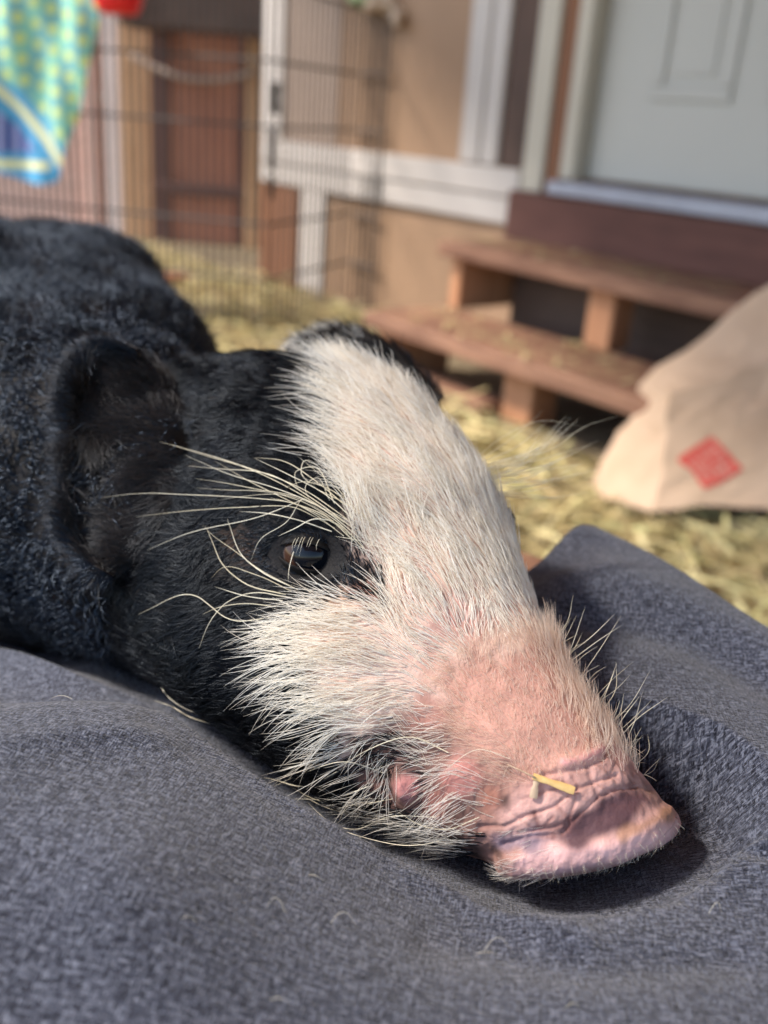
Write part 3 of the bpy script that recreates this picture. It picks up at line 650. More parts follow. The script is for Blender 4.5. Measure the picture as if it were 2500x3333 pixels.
def frame(n_, t_): t_ = nrm(t_-n_*(t_@n_)); return np.array([n_, t_, np.cross(n_, t_)])
FN, FF = frame(vdir, ax[r_i-len(rings)]), frame(fen, fax); FF[2] *= -1; fec = fep-fen*(ER*.62)
mp_ = lambda q_: ((q_-ec)@FN.T)@FF+fec
meshobj('eye', mp_(ev_.reshape(-1, 3)), gridfaces(60, 72, True)[:, ::-1], EYEM, pig, True, ecol.reshape(-1, 3))
flid = mp_(lid); fl_d = flid-fec; fl_r = np.linalg.norm(fl_d, axis=1, keepdims=True); flid = fec+fl_d/fl_r*np.minimum(fl_r, ER*1.09)
meshobj('eyelid', flid, [f_[::-1] for f_ in lf], SKIN, pig, True, lcol)
# ------------------------------------------------------------------ cushion
CP = [(-400, 2290, .248), (0, 2275, .249), (200, 2265, .25), (400, 2275, .249), (520, 2310, .248), (300, 2500, .22), (700, 2400, .25), (1000, 2590, .24), (1300, 2740, .235), (1600, 2880, .228), (1250, 2950, .21), (400, 2900, .185), (1250, 3300, .175), (100, 3300, .165), (2000, 3300, .18), (2400, 3000, .21), (2250, 2850, .222), (2000, 2900, .217), (2300, 2500, .245), (2450, 2200, .285), (2100, 2100, .30), (2250, 1840, .355), (1905, 1610, .40), (1800, 1880, .345), (2000, 1740, .375), (2500, 1980, .33), (2200, 1770, .37), (1770, 1900, .35)]
cpw = np.array([P(*c_) for c_ in CP])
extra = np.array([(-.3, .05, .53), (-.25, .2, .525), (-.1, .252, .504), (-.06, .250, .507), (-.16, .25, .500), (-.2, .3, .50), (-.13, .30, .50), (-.25, .25, .512), (.2, .05, .52), (0, 0, .52), (.2, .2, .53), (-.1, .28, .504), (-.05, .36, .51), (.03, .34, .512), (-.2, .4, .5), (-.3, .55, .5), (-.1, .5, .5), (-.4, .3, .52)])
ctl = np.concatenate([cpw, extra])
def tps(p, q):
    r = np.linalg.norm(p[:, None]-q[None], axis=2); return np.where(r > 1e-9, r*r*np.log(r+1e-12), 0)
nC = len(ctl); K = tps(ctl[:, :2], ctl[:, :2])+np.eye(nC)*2e-5; Pm = np.concatenate([np.ones((nC, 1)), ctl[:, :2]], 1)
AA = np.block([[K, Pm], [Pm.T, np.zeros((3, 3))]]); wts = np.linalg.solve(AA, np.concatenate([ctl[:, 2], np.zeros(3)]))
def topz(xy):
    out = np.empty(len(xy))
    for i in range(0, len(xy), 20000):
        q_ = xy[i:i+20000]; out[i:i+20000] = tps(q_, ctl[:, :2])@wts[:nC]+wts[nC]+q_@wts[nC+1:]
    return out
K0 = P(1905, 1665, .405)[:2]; K1 = P(2520, 2010, .335)[:2]
bd = np.array([K0, K0+(K1-K0)*.5+np.array([.004, .002]), K1, K1+(K1-K0)*1.6, (.30, .00), (.26, -.10), (0, -.12), (-.30, -.10), (-.47, 0), (-.50, .2), (-.50, .5), (-.45, .80), (-.38, .84), (-.24, .80), (-.10, .60), (-.03, .44), (.035, .345), (.064, .352)])
seg = np.linalg.norm(np.roll(bd, -1, 0)-bd, axis=1); cs = np.concatenate([[0], np.cumsum(seg)]); bdc = np.concatenate([bd, bd[:1]])
nT, nR = 900, 230
tq = np.linspace(0, cs[-1], nT, endpoint=False)
bl = np.stack([np.interp(tq, cs, bdc[:, 0]), np.interp(tq, cs, bdc[:, 1])], 1)
for _ in range(10): bl = (np.roll(bl, 1, 0)+2*bl+np.roll(bl, -1, 0))/4
cen = np.array([.015, .22]); rr = 1-(1-np.linspace(0, 1, nR))**1.35
XY = cen+rr[:, None, None]*(bl-cen)[None]
flat = XY.reshape(-1, 2); zt = topz(flat)
wr = np.concatenate([flat, np.zeros((len(flat), 1))], 1)
zt += snoise(wr, 9, 71)*.0016+snoise(wr*np.array([1, .45, 1]), 26, 72)*.0005
wx, wy, _d = proj(np.concatenate([flat, zt[:, None]], 1)); vis = sm(-.02, .04, flat[:, 1])
for pl, w_, a_ in (([(1760, 2020), (2000, 2000), (2250, 2080), (2520, 2230)], 60, -.0035), ([(1950, 1850), (2200, 1930), (2500, 2100)], 50, .0022), ([(2230, 2700), (2400, 2600), (2560, 2580)], 35, -.0018), ([(2280, 2780), (2450, 2760), (2600, 2800)], 28, -.0014), ([(480, 2330), (700, 2470), (950, 2640)], 30, -.0012), ([(1350, 2850), (1600, 2960), (1900, 3040)], 45, .0016), ([(0, 2420), (300, 2380), (560, 2400)], 40, .0012), ([(1400, 3060), (1900, 3150), (2400, 3120)], 60, -.0016)):
    zt += a_*np.exp(-(sdline(wx, wy, pl)/w_)**2)*vis
# room for the weight of the piglet
cell = .004; gx0, gy0 = -.6, -.2; nxg, nyg = 320, 280; low = np.full((nxg, nyg), 9.0)
gi_ = ((allv[:, 0]-gx0)/cell).astype(int); gj_ = ((allv[:, 1]-gy0)/cell).astype(int)
np.minimum.at(low, (np.clip(gi_, 0, nxg-1), np.clip(gj_, 0, nyg-1)), allv[:, 2])
l2 = low.copy()
for _ in range(14):
    for dx, dy, ln in ((1, 0, 1), (-1, 0, 1), (0, 1, 1), (0, -1, 1), (1, 1, 1.41), (-1, 1, 1.41), (1, -1, 1.41), (-1, -1, 1.41)): l2 = np.minimum(l2, np.roll(np.roll(l2, dx, 0), dy, 1)+cell*ln*(.05 if _ == 0 else 1.7))
fi = (flat[:, 0]-gx0)/cell-.5; fj = (flat[:, 1]-gy0)/cell-.5; ii = np.clip(fi.astype(int), 0, nxg-2); jj = np.clip(fj.astype(int), 0, nyg-2); a_ = fi-ii; b_ = fj-jj
lz = l2[ii, jj]*(1-a_)*(1-b_)+l2[ii+1, jj]*a_*(1-b_)+l2[ii, jj+1]*(1-a_)*b_+l2[ii+1, jj+1]*a_*b_
zt = np.minimum(zt, np.where(lz < 2, lz-.0012, 9))
zt = np.maximum(zt, .452)
# roll the edge down to the seam
dist = ((1-rr)[:, None]*np.linalg.norm(bl-cen, axis=1)[None]).reshape(-1)
zseam = (topz(bl)-.030); zs_ = np.tile(zseam, nR); wE = .022
pr = np.sqrt(np.clip(1-(1-np.clip(dist/wE, 0, 1))**2, 0, 1))
zt = np.minimum(zt, zs_+(np.maximum(zt, zs_)-zs_)*pr+(1-pr)*0)
zt = np.maximum(zt, .45)
zt -= .0014*np.exp(-((dist-.0075)/.0013)**2)
topv = np.concatenate([flat, zt[:, None]], 1)
zb = np.where(dist > 0, np.maximum(.44, zs_-.06*np.sqrt(np.clip(dist/.03, 0, 1))), zs_); botv = np.concatenate([flat, np.minimum(zb, zt-.001)[:, None]], 1)
sub = np.arange(0, nR, 10); botv = botv.reshape(nR, nT, 3)[np.r_[sub[sub < nR-1], nR-1]]; nb_ = len(botv); botv = botv.reshape(-1, 3)
cf = gridfaces(nR, nT, True); cfb = gridfaces(nb_, nT, True)[:, ::-1]+len(topv)
cf, _ = (cf, 0) if vnormals(topv, cf)[:, 2].mean() > 0 else (cf[:, ::-1].copy(), 0)
k = N('grey_woven_fabric'); tc = k.n('TexCoord'); per = .00068
warp = k.noise(tc.outputs['Object'], 170, 3); wv = k.n('VectorMath'); wv.operation = 'MULTIPLY_ADD'
cmb = k.n('CombineXYZ'); k.l(warp, cmb.inputs[0]); k.l(k.noise(k.coord((1, 1, 1), (.3, .2, .9)), 190, 3), cmb.inputs[1])
wv.inputs[1].default_value = (.0013, .0013, 0); k.l(cmb.outputs[0], wv.inputs[0]); k.l(tc.outputs['Object'], wv.inputs[2])
mp = k.n('Mapping'); mp.inputs['Rotation'].default_value = (0, 0, math.radians(7)); mp.inputs['Scale'].default_value = (1/per, 1/per, 0); k.l(wv.outputs[0], mp.inputs[0])
sx = k.n('SeparateXYZ'); k.l(mp.outputs[0], sx.inputs[0])
su = k.math('SINE', k.math('MULTIPLY', sx.outputs[0], math.pi)); sv = k.math('SINE', k.math('MULTIPLY', sx.outputs[1], math.pi))
chk = k.math('MULTIPLY', su, sv)
fl_ = k.n('VectorMath'); fl_.operation = 'FLOOR'; k.l(mp.outputs[0], fl_.inputs[0]); wn_ = k.n('TexWhiteNoise'); wn_.noise_dimensions = '2D'; k.l(fl_.outputs[0], wn_.inputs['Vector'])
over = k.math('GREATER_THAN', k.math('ADD', k.math('MULTIPLY', chk, .5), wn_.outputs['Value']), .5)
def stretched(sc3, seed):
    m_ = k.n('Mapping'); m_.inputs['Scale'].default_value = sc3; m_.inputs['Location'].default_value = (seed, seed*2, 0); k.l(mp.outputs[0], m_.inputs[0]); return k.noise(m_.outputs[0], 1.0, 2, .6)
cw = k.ramp(stretched((1.0, .22, 0), 3), [(.37, (.013, .014, .021)), (.50, (.050, .055, .078)), (.63, (.16, .174, .222))])
cf2 = k.ramp(stretched((.20, 1.0, 0), 11), [(.37, (.014, .015, .024)), (.50, (.057, .062, .088)), (.63, (.185, .198, .25))])
colr = k.mix(over, cw, cf2)
big = k.noise(k.coord((1, 1, 1)), 14, 4); colr = k.mix(.5, colr, k.ramp(big, [(.3, (.62, .62, .62)), (.7, (1.20, 1.20, 1.22))]), 'MULTIPLY')
k.color(colr); k.set(Roughness=.95, Specular_IOR_Level=.15, Sheen_Weight=.25, Sheen_Roughness=.4)
n_a_, n_b_ = stretched((.9, .3, 0), 5), stretched((.3, .9, 0), 8)
hgt = k.math('ADD', k.math('ADD', n_a_, n_b_), k.math('ADD', k.math('MULTIPLY', k.math('ABSOLUTE', chk), .25), k.math('MULTIPLY', k.noise(tc.outputs['Object'], 2200, 3), .8))); k.bump(hgt, .8, .0007)
FAB = k.m
cu = thing('cushion', 'large grey blue woven cushion with a seamed edge under the piglet', 'cushion', (.0, .2, .44))
meshobj('cover', np.concatenate([topv, botv]), np.concatenate([cf, cfb]), FAB, cu)
sp3 = np.concatenate([bl, (zseam+.001)[:, None]], 1); sp3 = np.concatenate([sp3, sp3[:1]]); v, f = tube(sp3, .0022, 8)
meshobj('seam_piping', v, f, FAB, cu)
bench = thing('bench', 'low bench of red brown planks beneath the grey cushion', 'bench', (-.15, .25, 0))
brot = Matrix.Rotation(math.radians(58), 3, 'Z')
for i in range(4):
    o_ = brot @ Vector((0, -.165+.11*i, 0)); box('plank', (.75, .105, .03), (-.17+o_.x, .27+o_.y, .424), brot, M['stepwood'], bench)
for sx_ in (-.3, .3):
    for sy_ in (-.15, .15):
        o_ = brot @ Vector((sx_, sy_, 0)); box('leg', (.05, .05, .408), (-.17+o_.x, .27+o_.y, .204), brot, M['stepwood'], bench)

# ------------------------------------------------------------------ fur
HM = {}
def hairmat(name, c0, c1, rough, spec=.4, trans=0.0, tint=None):
    k = N(name); at = k.n('Attribute', attribute_name='tone'); c_ = k.ramp(at.outputs['Fac'], [(0, c0), (1, c1)])
    k.color(c_); k.set(Roughness=rough, Specular_IOR_Level=spec)
    if tint: k.b.inputs['Specular Tint'].default_value = (*tint, 1)
    if trans:
        tr = k.n('BsdfTranslucent'); k.l(c_, tr.inputs[0]); mx = k.n('MixShader'); mx.inputs[0].default_value = trans
        k.l(k.b.outputs[0], mx.inputs[1]); k.l(tr.outputs[0], mx.inputs[2]); k.l(mx.outputs[0], k.out.inputs['Surface'])
    return k.m
HM['white'] = hairmat('white_hair', (.80, .73, .62), (.96, .94, .88), .5, .3, .42)
HM['cream'] = hairmat('fine_pale_hair', (.78, .58, .45), (.92, .80, .68), .5, .3, .4)
HM['black'] = hairmat('black_hair', (.001, .001, .0014), (.005, .005, .006), .30, .22, 0.0, (.72, .84, 1.0))  # specular tint carries a blue sky sheen
HM['bodyblack'] = hairmat('body_hair', (.0015, .0015, .002), (.006, .007, .010), .30, .6, 0.0, (.55, .72, 1.0))  # blue sky sheen put into colour and specular tint
HM['earbrown'] = hairmat('ear_hair', (.002, .002, .002), (.026, .019, .016), .36, .4, 0.0, (.8, .88, 1.0))  # faint blue sky sheen put into the specular tint
HM['bristle'] = hairmat('bristle', (.72, .64, .46), (.90, .84, .68), .4, .4, .2)
def hairs(name, pts, rad, mat, parent, tone=None):
    n, m_ = pts.shape[:2]; cu_ = bpy.data.hair_curves.new(name); cu_.add_curves([m_]*n)
    cu_.attributes['position'].data.foreach_set('vector', pts.astype(np.float32).ravel())
    ra = cu_.attributes.get('radius') or cu_.attributes.new('radius', 'FLOAT', 'POINT')
    taper = np.interp(np.linspace(0, 1, m_), [0, .15, .7, 1], [.8, 1, .75, .12])
    ra.data.foreach_set('value', (rad[:, None]*taper[None]).astype(np.float32).ravel())
    ta = cu_.attributes.new('tone', 'FLOAT', 'CURVE'); ta.data.foreach_set('value', (rng.random(n) if tone is None else tone).astype(np.float32))
    cu_.materials.append(mat); o = link(bpy.data.objects.new(name, cu_), parent); o['kind'] = 'stuff'; return o
def sample(v, f, n):
    a = np.linalg.norm(np.cross(v[f[:, 2]]-v[f[:, 0]], v[f[:, 3]]-v[f[:, 1]]), axis=1)/2
    c = np.cumsum(a); i = np.searchsorted(c, rng.random(n)*c[-1]); u, w_ = rng.random(n)[:, None], rng.random(n)[:, None]; q_ = f[np.clip(i, 0, len(f)-1)]
    wts_ = [(1-u)*(1-w_), u*(1-w_), u*w_, (1-u)*w_]
    return sum(v[q_[:, j]]*wts_[j] for j in range(4)), q_, wts_, c[-1]
# direction field: image direction of the hair (root to tip) at image points
DF = np.array([(1400, 1600, -.42, -.9), (1600, 1750, -.25, -.97), (1550, 1450, .05, -1), (1350, 1300, -.1, -1), (1150, 1200, -.45, -.9), (1020, 1300, -.95, -.3), (1000, 1450, -.97, -.15), (960, 1550, -.97, -.1), (1050, 1600, -.75, -.65), (1200, 1500, -.65, -.75), (1250, 1800, -.45, -.9), (1350, 2000, -.6, -.8), (1550, 2050, -.3, -.95), (1700, 2000, -.2, -.98),
 (1130, 2000, -.9, -.1), (1000, 2000, -.95, .25), (1000, 2150, -1, .12), (1200, 2150, -.9, -.2), (1000, 2350, -.95, .22), (1250, 2300, -.9, .1), (1400, 2200, -.75, -.5), (1450, 2400, -.8, -.1), (1200, 2500, -.8, .5), (1350, 2620, -.85, .4), (1550, 2650, -.85, .2), (1650, 2780, -.85, .35), (1600, 2550, -.7, -.3), (1700, 2300, -.35, -.9), (1900, 2300, .1, -1), (1800, 2450, -.3, -.9),
 (800, 1350, -.92, -.1), (900, 1200, -.8, -.3), (700, 1650, -1, -.05), (850, 1600, -.95, -.25), (950, 1720, -.9, -.1), (850, 1800, -.9, .2), (700, 1950, -.95, .25), (700, 2200, -.9, .35), (900, 2450, -.9, .4), (500, 1400, -.9, -.1), (400, 1900, -.9, .3), (1150, 1750, -.3, -.9), (1160, 1850, -.1, -1), (1020, 1900, -.9, .1)], float)
def imgdir(x, y):
    w_ = 1/(((x[:, None]-DF[:, 0])**2+(y[:, None]-DF[:, 1])**2)+60**2)**1.6
    d_ = (w_@DF[:, 2:])/w_.sum(1)[:, None]; d_ = nrm(d_); return RT*d_[:, :1]-UP*d_[:, 1:]
def grow(p, n, d, L, lift, m_=6, wob=.12, grav=.05, clump=.25, fq=180, curl=0.0, bend=.7):
    cl = np.stack([snoise(p, fq, s_) for s_ in (81, 82, 83)], 1)
    cl2 = np.stack([snoise(p, fq*.35, s_) for s_ in (84, 85, 86)], 1)
    d = d+cl*clump+cl2*clump*.6+rng.normal(size=d.shape)*wob
    t = nrm(d-n*(d*n).sum(1)[:, None]); N_ = len(p)
    li = np.clip(rng.normal(0, .35, N_)*lift+lift, .04, 1.2)
    side = np.cross(n, t); cv = rng.normal(0, .14, N_)
    out = np.empty((N_, m_, 3)); ph_ = rng.random(N_)*6.283
    for k_ in range(m_):
        s_ = k_/(m_-1)
        q_ = p+t*(L*s_*np.cos(li))[:, None]+n*(L*np.sin(li)*(s_-bend*.5*s_*s_))[:, None]+side*(L*cv*s_*s_)[:, None]
        q_[:, 2] -= grav*L*s_*s_
        if curl: q_ = q_+(side*np.sin(ph_+s_*7)[:, None]+n*.6*np.cos(ph_+s_*7)[:, None])*(curl*L*s_)[:, None]
        out[:, k_] = q_
    return out
# head
NH = 170000
hp, hq, hw, harea = sample(hverts, hfaces, NH)
hnn = nrm(sum(hn[hq[:, j]]*hw[j] for j in range(4)))
px, py, pd = proj(hp); inbody = False
jit = snoise(hp, 90, 91)*16+rng.normal(0, 14, NH)
sdW = sdpoly(px, py, WHITE)+jit; sdP = sdpoly(px, py, PINK)+jit*.6; sdN = sdpoly(px, py, NOSE)+jit*.3
MIXZ = [(1130, 2430), (1300, 2330), (1440, 2240), (1520, 2400), (1640, 2560), (1680, 2640), (1560, 2740), (1500, 2830), (1260, 2720), (1170, 2610)]
sdM = sdpoly(px, py, MIXZ)+jit
fd_ = np.linalg.norm(hp-fep, axis=1); sdW = np.where(fd_ < .0118+rng.normal(0, .001, NH), 99, sdW)
dirs = imgdir(px, py); u_ = rng.random(NH)
eye_d = np.hypot((px-1005)/125, (py-1810)/78)
noeye = (eye_d > 1) & (fd_ > .0085)
bald = sdN < -90*rng.random(NH)**2.2*sm(2620, 2500, py)
isW = (sdW < 0) & (sdP > -10) & ~bald & noeye & (sdM > 0)
isP = (sdP <= -10) & ~bald
isM = (sdM <= 0) & ~bald & ~isP
isB = ~(isW | isP | isM | bald) & noeye & ~((px > 1230) & (py > 2030) & (py < 2650))
wart = np.minimum(np.hypot((px-1322)/55, (py-2558)/75), np.hypot((px-1195)/45, (py-1945)/35)) < 1
# white coat
dens = np.interp(py, [1100, 1900, 2150, 2400], [.42, .40, .36, .30]); s_ = isW & (u_ < dens) & ~wart
Lw = np.interp(py, [1150, 1350, 1700, 1950, 2150], [.0180, .0180, .0160, .0135, .0105])
cheek = sm(1350, 1100, px)*sm(1900, 2000, py); Lw = Lw*(1-cheek)+.0195*cheek; Lw = Lw*np.interp(sdP, [-10, 60, 200], [.35, .6, 1])
Lw = Lw*np.interp(px, [1000, 1120], [1.15, 1]) ; li = np.where(py < 1450, .42, .30)
fr = sm(1640, 1780, px); L_ = (Lw*(1-.35*fr))[s_]*rng.uniform(.6, 1.15, s_.sum())
lf_ = (.24+.34*sm(1480, 1250, py)*sm(1000, 1150, px))[s_]
whitef = hairs('white_fur', grow(hp[s_], hnn[s_], dirs[s_], L_, lf_, 7, .07, .06, .24, 80), rng.uniform(.00007, .00013, s_.sum()), HM['white'], bodyo)
# fine short hair of the pink snout
s_ = isP & (u_ < .8) & (py < 2560) & ~wart
edge = sm(150, 40, np.abs(px-np.interp(py, ST[:, 1][::-1], ST[:, 0][::-1])))
L_ = ((.0020+.0026*edge+.005*sm(-150, -10, sdP))*rng.uniform(.6, 1.3, NH))[s_]
hairs('snout_fur', grow(hp[s_], hnn[s_], dirs[s_], L_, .55, 5, .22, .0, .3, 200), rng.uniform(.000025, .000045, s_.sum())*(1+.5*edge[s_]), HM['cream'], bodyo)
s_ = bald & (px < 1830) & (py > 2690) & (u_ < .20*sm(1850, 1680, px)) & (py < 2860)
L_ = rng.uniform(.0025, .0050, s_.sum())
hairs('chin_fur', grow(hp[s_], hnn[s_], dirs[s_], L_, .5, 5, .2, .0, .2, 200), rng.uniform(.00003, .00005, s_.sum()), HM['white'], bodyo)
# rim bristles under the nose
s_ = (sdline(px, py, [(1700, 2845), (1850, 2830), (2000, 2800), (2120, 2745), (2190, 2690)]) < 26) & (u_ < .09)
L_ = rng.uniform(.0015, .003, s_.sum()); dd_ = np.tile(-UP*.9+RT*.15, (s_.sum(), 1))
hairs('rim_bristles', grow(hp[s_], hnn[s_], dd_, L_, .7, 4, .25, 0, .1, 200), rng.uniform(.000025, .00004, s_.sum()), HM['bristle'], bodyo)
# sparse mixed coat beside the mouth
s_ = isM & (u_ < .15) & ~wart; L_ = rng.uniform(.006, .013, s_.sum())
hairs('muzzle_fur', grow(hp[s_], hnn[s_], dirs[s_], L_, .34, 8, .12, .10, .34, 60), rng.uniform(.00004, .00008, s_.sum()), HM['white'], bodyo)
s_ = isM & (u_ > .30) & (u_ < .55) & ~wart & (sdP > 130) & (px < 1400); L_ = rng.uniform(.003, .006, s_.sum())
hairs('dark_muzzle_fur', grow(hp[s_], hnn[s_], dirs[s_], L_, .3, 6, .18, .10, .3, 110), rng.uniform(.00008, .00012, s_.sum()), HM['black'], bodyo)
# black coat of the head
s_ = isB & (u_ < .62) & (eye_d > 1.05); L_ = (np.where(eye_d < 2.2, .0030, .0070)*rng.uniform(.6, 1.3, NH))[s_]
hairs('black_fur', grow(hp[s_], hnn[s_], dirs[s_], L_, .26, 6, .16, .05, .35, 120), rng.uniform(.00008, .00014, s_.sum()), HM['black'], bodyo)
# body coat: longer and curly
NBd = 62000; bp_, bq_, bw_, _ = sample(bverts, bfaces, NBd); bnn = nrm(sum(bn[bq_[:, j]]*bw_[j] for j in range(4)))
ok = bp_[:, 2] > .482; bp_, bnn = bp_[ok], bnn[ok]
bdv = np.tile(np.array([-.45, .75, -.35]), (len(bp_), 1))
hairs('body_fur', grow(bp_, bnn, bdv, rng.uniform(.007, .014, len(bp_)), .5, 9, .30, .08, .9, 38, .26), rng.uniform(.00013, .00024, len(bp_)), HM['bodyblack'], bodyo)
# ears
for (v_, n_, f_, o_, dirx) in ((e1v, e1n, e1f, ear1, (-.8, .1)), (e2v, e2n, e2f, ear2, (-.6, -.7))):
    p_, q_, w_, _ = sample(v_, f_, 17000 if o_ is ear1 else 6000); nn_ = nrm(sum(n_[q_[:, j]]*w_[j] for j in range(4)))
    dv = np.tile(RT*dirx[0]-UP*dirx[1], (len(p_), 1)); flip = np.where(rng.random(len(p_)) < .45, -1, 1)[:, None]
    pts_ = grow(p_+nn_*np.where(flip < 0, -.0022, 0), nn_*flip, dv, rng.uniform(.005, .012, len(p_)), .35, 7, .22, .08, .5, 60)
    hairs('ear_fur', pts_, rng.uniform(.00007, .00012, len(p_)), HM['earbrown'], o_)
edge2 = e2v.reshape(70, 60, 3)[4:38, 50:60].reshape(-1, 3); en2 = e2n.reshape(70, 60, 3)[4:38, 50:60].reshape(-1, 3); i_ = rng.integers(0, len(edge2), 900)
hairs('ear_edge_fur', grow(edge2[i_], en2[i_], np.tile(-RT*.9+UP*.35, (900, 1)), rng.uniform(.005, .011, 900), .3, 6, .2, .05, .3, 60), rng.uniform(.00006, .0001, 900), HM['white'], ear2)  # white hairs standing for the sunlit rim of the far ear
edge1 = e1v.reshape(70, 60, 3)[:, 55:60].reshape(-1, 3); en1 = e1n.reshape(70, 60, 3)[:, 55:60].reshape(-1, 3); i_ = rng.integers(0, len(edge1), 2600)
hairs('ear_edge_fur', grow(edge1[i_], en1[i_], np.tile(-RT*.8+UP*.1, (2600, 1)), rng.uniform(.004, .009, 2600), .5, 6, .3, .05, .4, 60), rng.uniform(.00007, .00012, 2600), HM['bodyblack'], ear1)
# long bristles, one by one: image polylines lifted off the coat
def bristle(pl, lift0=.0006, lift1=.004, nseg=10, depth=None, d1=None):
    pl = np.array(pl, float); t_ = np.concatenate([[0], np.cumsum(np.hypot(*np.diff(pl, axis=0).T))]); t_ /= t_[-1]
    s_ = np.linspace(0, 1, nseg); q_ = cubic(t_, pl, s_)
    if depth is not None: d_ = depth+(0 if d1 is None else (d1-depth))*s_
    else:
        d_ = np.array([surf(x_, y_)[2] for x_, y_ in q_]); d_ = np.minimum(d_-(lift0+(lift1-lift0)*np.sin(s_*1.6)), d_[0]+(.030)*s_)
    return P(q_[:, 0], q_[:, 1], d_)
LB = [
 [(1130, 1690), (1000, 1600), (800, 1520), (640, 1470), (520, 1438)], [(1120, 1700), (980, 1610), (820, 1530), (660, 1480), (548, 1445)], [(1150, 1720), (1020, 1625), (880, 1545), (700, 1525), (612, 1516)],
 [(1110, 1690), (980, 1620), (850, 1595), (720, 1570), (636, 1558)], [(1140, 1740), (1000, 1640), (860, 1600), (740, 1595), (640, 1588)], [(1100, 1710), (960, 1640), (800, 1620), (600, 1610), (450, 1606), (330, 1620)],
 [(1090, 1720), (950, 1650), (820, 1650), (620, 1662), (440, 1682)], [(1080, 1730), (960, 1690), (860, 1670), (780, 1665)], [(1130, 1650), (1020, 1560), (920, 1500), (830, 1490)], [(1160, 1700), (1060, 1610), (940, 1545), (826, 1490)],
 [(1170, 1750), (1040, 1650), (900, 1590), (750, 1545), (600, 1480)], [(1090, 1640), (1020, 1520), (960, 1540), (970, 1590)], [(1040, 1600), (980, 1530), (990, 1500), (1040, 1520)], [(1000, 1620), (850, 1680), (600, 1740), (480, 1790)],
 [(1150, 1760), (1060, 1680), (960, 1640), (880, 1620)], [(1190, 1790), (1100, 1700), (1010, 1640)], [(1120, 1745), (1010, 1665), (910, 1615), (800, 1560), (700, 1500)],
 [(1085, 1695), (1020, 1690), (960, 1720), (905, 1745)], [(980, 1745), (955, 1800), (940, 1860), (938, 1895)], [(970, 1920), (840, 1850), (760, 1790), (690, 1740), (660, 1710)],
 [(960, 1915), (850, 1860), (790, 1810), (740, 1690)], [(950, 1925), (830, 1870), (720, 1850), (690, 1880)], [(930, 1935), (800, 1900), (720, 1830), (690, 1760), (668, 1710)], [(940, 1945), (820, 1930), (740, 1960), (680, 2030), (648, 2110)],
 [(920, 1955), (800, 1940), (700, 1910)], [(900, 1975), (790, 1965), (690, 1985), (660, 2000)], [(880, 2010), (760, 2020), (620, 1935), (450, 2000)],
 [(1120, 2500), (980, 2560), (900, 2540), (860, 2530)], [(1260, 2520), (1120, 2480), (980, 2520), (890, 2560)], [(1280, 2600), (1150, 2620), (1020, 2600), (930, 2550)], [(1420, 2660), (1260, 2660), (1150, 2700), (1080, 2680), (1000, 2610)],
 [(1460, 2450), (1340, 2400), (1200, 2440), (1100, 2500)], [(1500, 2700), (1420, 2740), (1330, 2752), (1200, 2730), (1050, 2680)], [(1560, 2660), (1450, 2700), (1380, 2690), (1290, 2640)], [(1660, 2470), (1560, 2440), (1430, 2520)], [(1200, 2560), (1080, 2600), (960, 2600)], [(1230, 2640), (1100, 2640), (980, 2590)],
 [(660, 2330), (590, 2300), (540, 2260), (500, 2170)], [(700, 2360), (610, 2330), (560, 2300), (500, 2280)]]
BR = [bristle(p_) for p_ in LB]
for _ in range(10):      # finer ones between
    p_ = LB[rng.integers(0, 17)]; q_ = np.array(p_, float); q_ = q_[0]+(q_-q_[0])*rng.uniform(.35, .85)+rng.normal(0, 22, 2)+np.linspace(0, 1, len(q_))[:, None]*rng.normal(0, 45, 2); BR.append(bristle(q_))
# far side: brow bristles beyond the forehead, whiskers over the snout ridge
for _ in range(30):
    x0, y0 = rng.uniform(1590, 1660), rng.uniform(1500, 1600); a = rng.normal(-.42, .25); L = rng.uniform(120, 330)
    x1, y1 = x0+L*math.cos(a), y0+L*math.sin(a); BR.append(bristle([(x0-60, y0+15), ((x0+x1)/2, (y0+y1)/2+rng.uniform(-5, 35)), (x1, y1)], depth=.318, d1=.33))
BR.append(bristle([(1560, 1480), (1640, 1420), (1760, 1370), (1900, 1390)], depth=.32)); BR.append(bristle([(1600, 1500), (1800, 1460), (1900, 1390), (2010, 1355)], depth=.32))
for _ in range(34):
    tt_ = rng.random(); x0 = np.interp(tt_, [0, 1], [1770, 2110]); y0 = np.interp(tt_, [0, 1], [2060, 2540])
    a = rng.uniform(-1.35, -.55); L = rng.uniform(90, 320)*(1-.45*tt_); x1, y1 = x0+L*math.cos(a), y0+L*math.sin(a)
    BR.append(bristle([(x0-25, y0+25), ((x0+x1)/2+rng.uniform(-25, 25), (y0+y1)/2+rng.uniform(-25, 25)), (x1, y1)], depth=.252+.016*(1-tt_), d1=.256+.012*(1-tt_)))
BR = np.array(BR); rad_ = rng.uniform(.00009, .00017, len(BR)); rad_[len(LB):] *= .75
hairs('bristles', BR, rad_, HM['bristle'], bodyo)
# eyelashes
LA = []
for i, x_ in enumerate(np.array([962, 972, 985, 994, 1011, 1019, 1040])):
    y_ = 1752+.12*(x_-960)-10*math.sin(i/8*math.pi); p0 = P(x_, y_, ed-.0062); p1 = P(x_-10, y_+22, ed-.0080); p2 = P(x_-16+rng.uniform(-8, 8), y_+rng.uniform(28, 70), ed-.0082)
    LA.append([p0, (p0+p1)/2+UP*.0002, p1, p2])
hairs('eyelashes', np.array(LA), np.full(len(LA), .00006), HM['bristle'], lm)
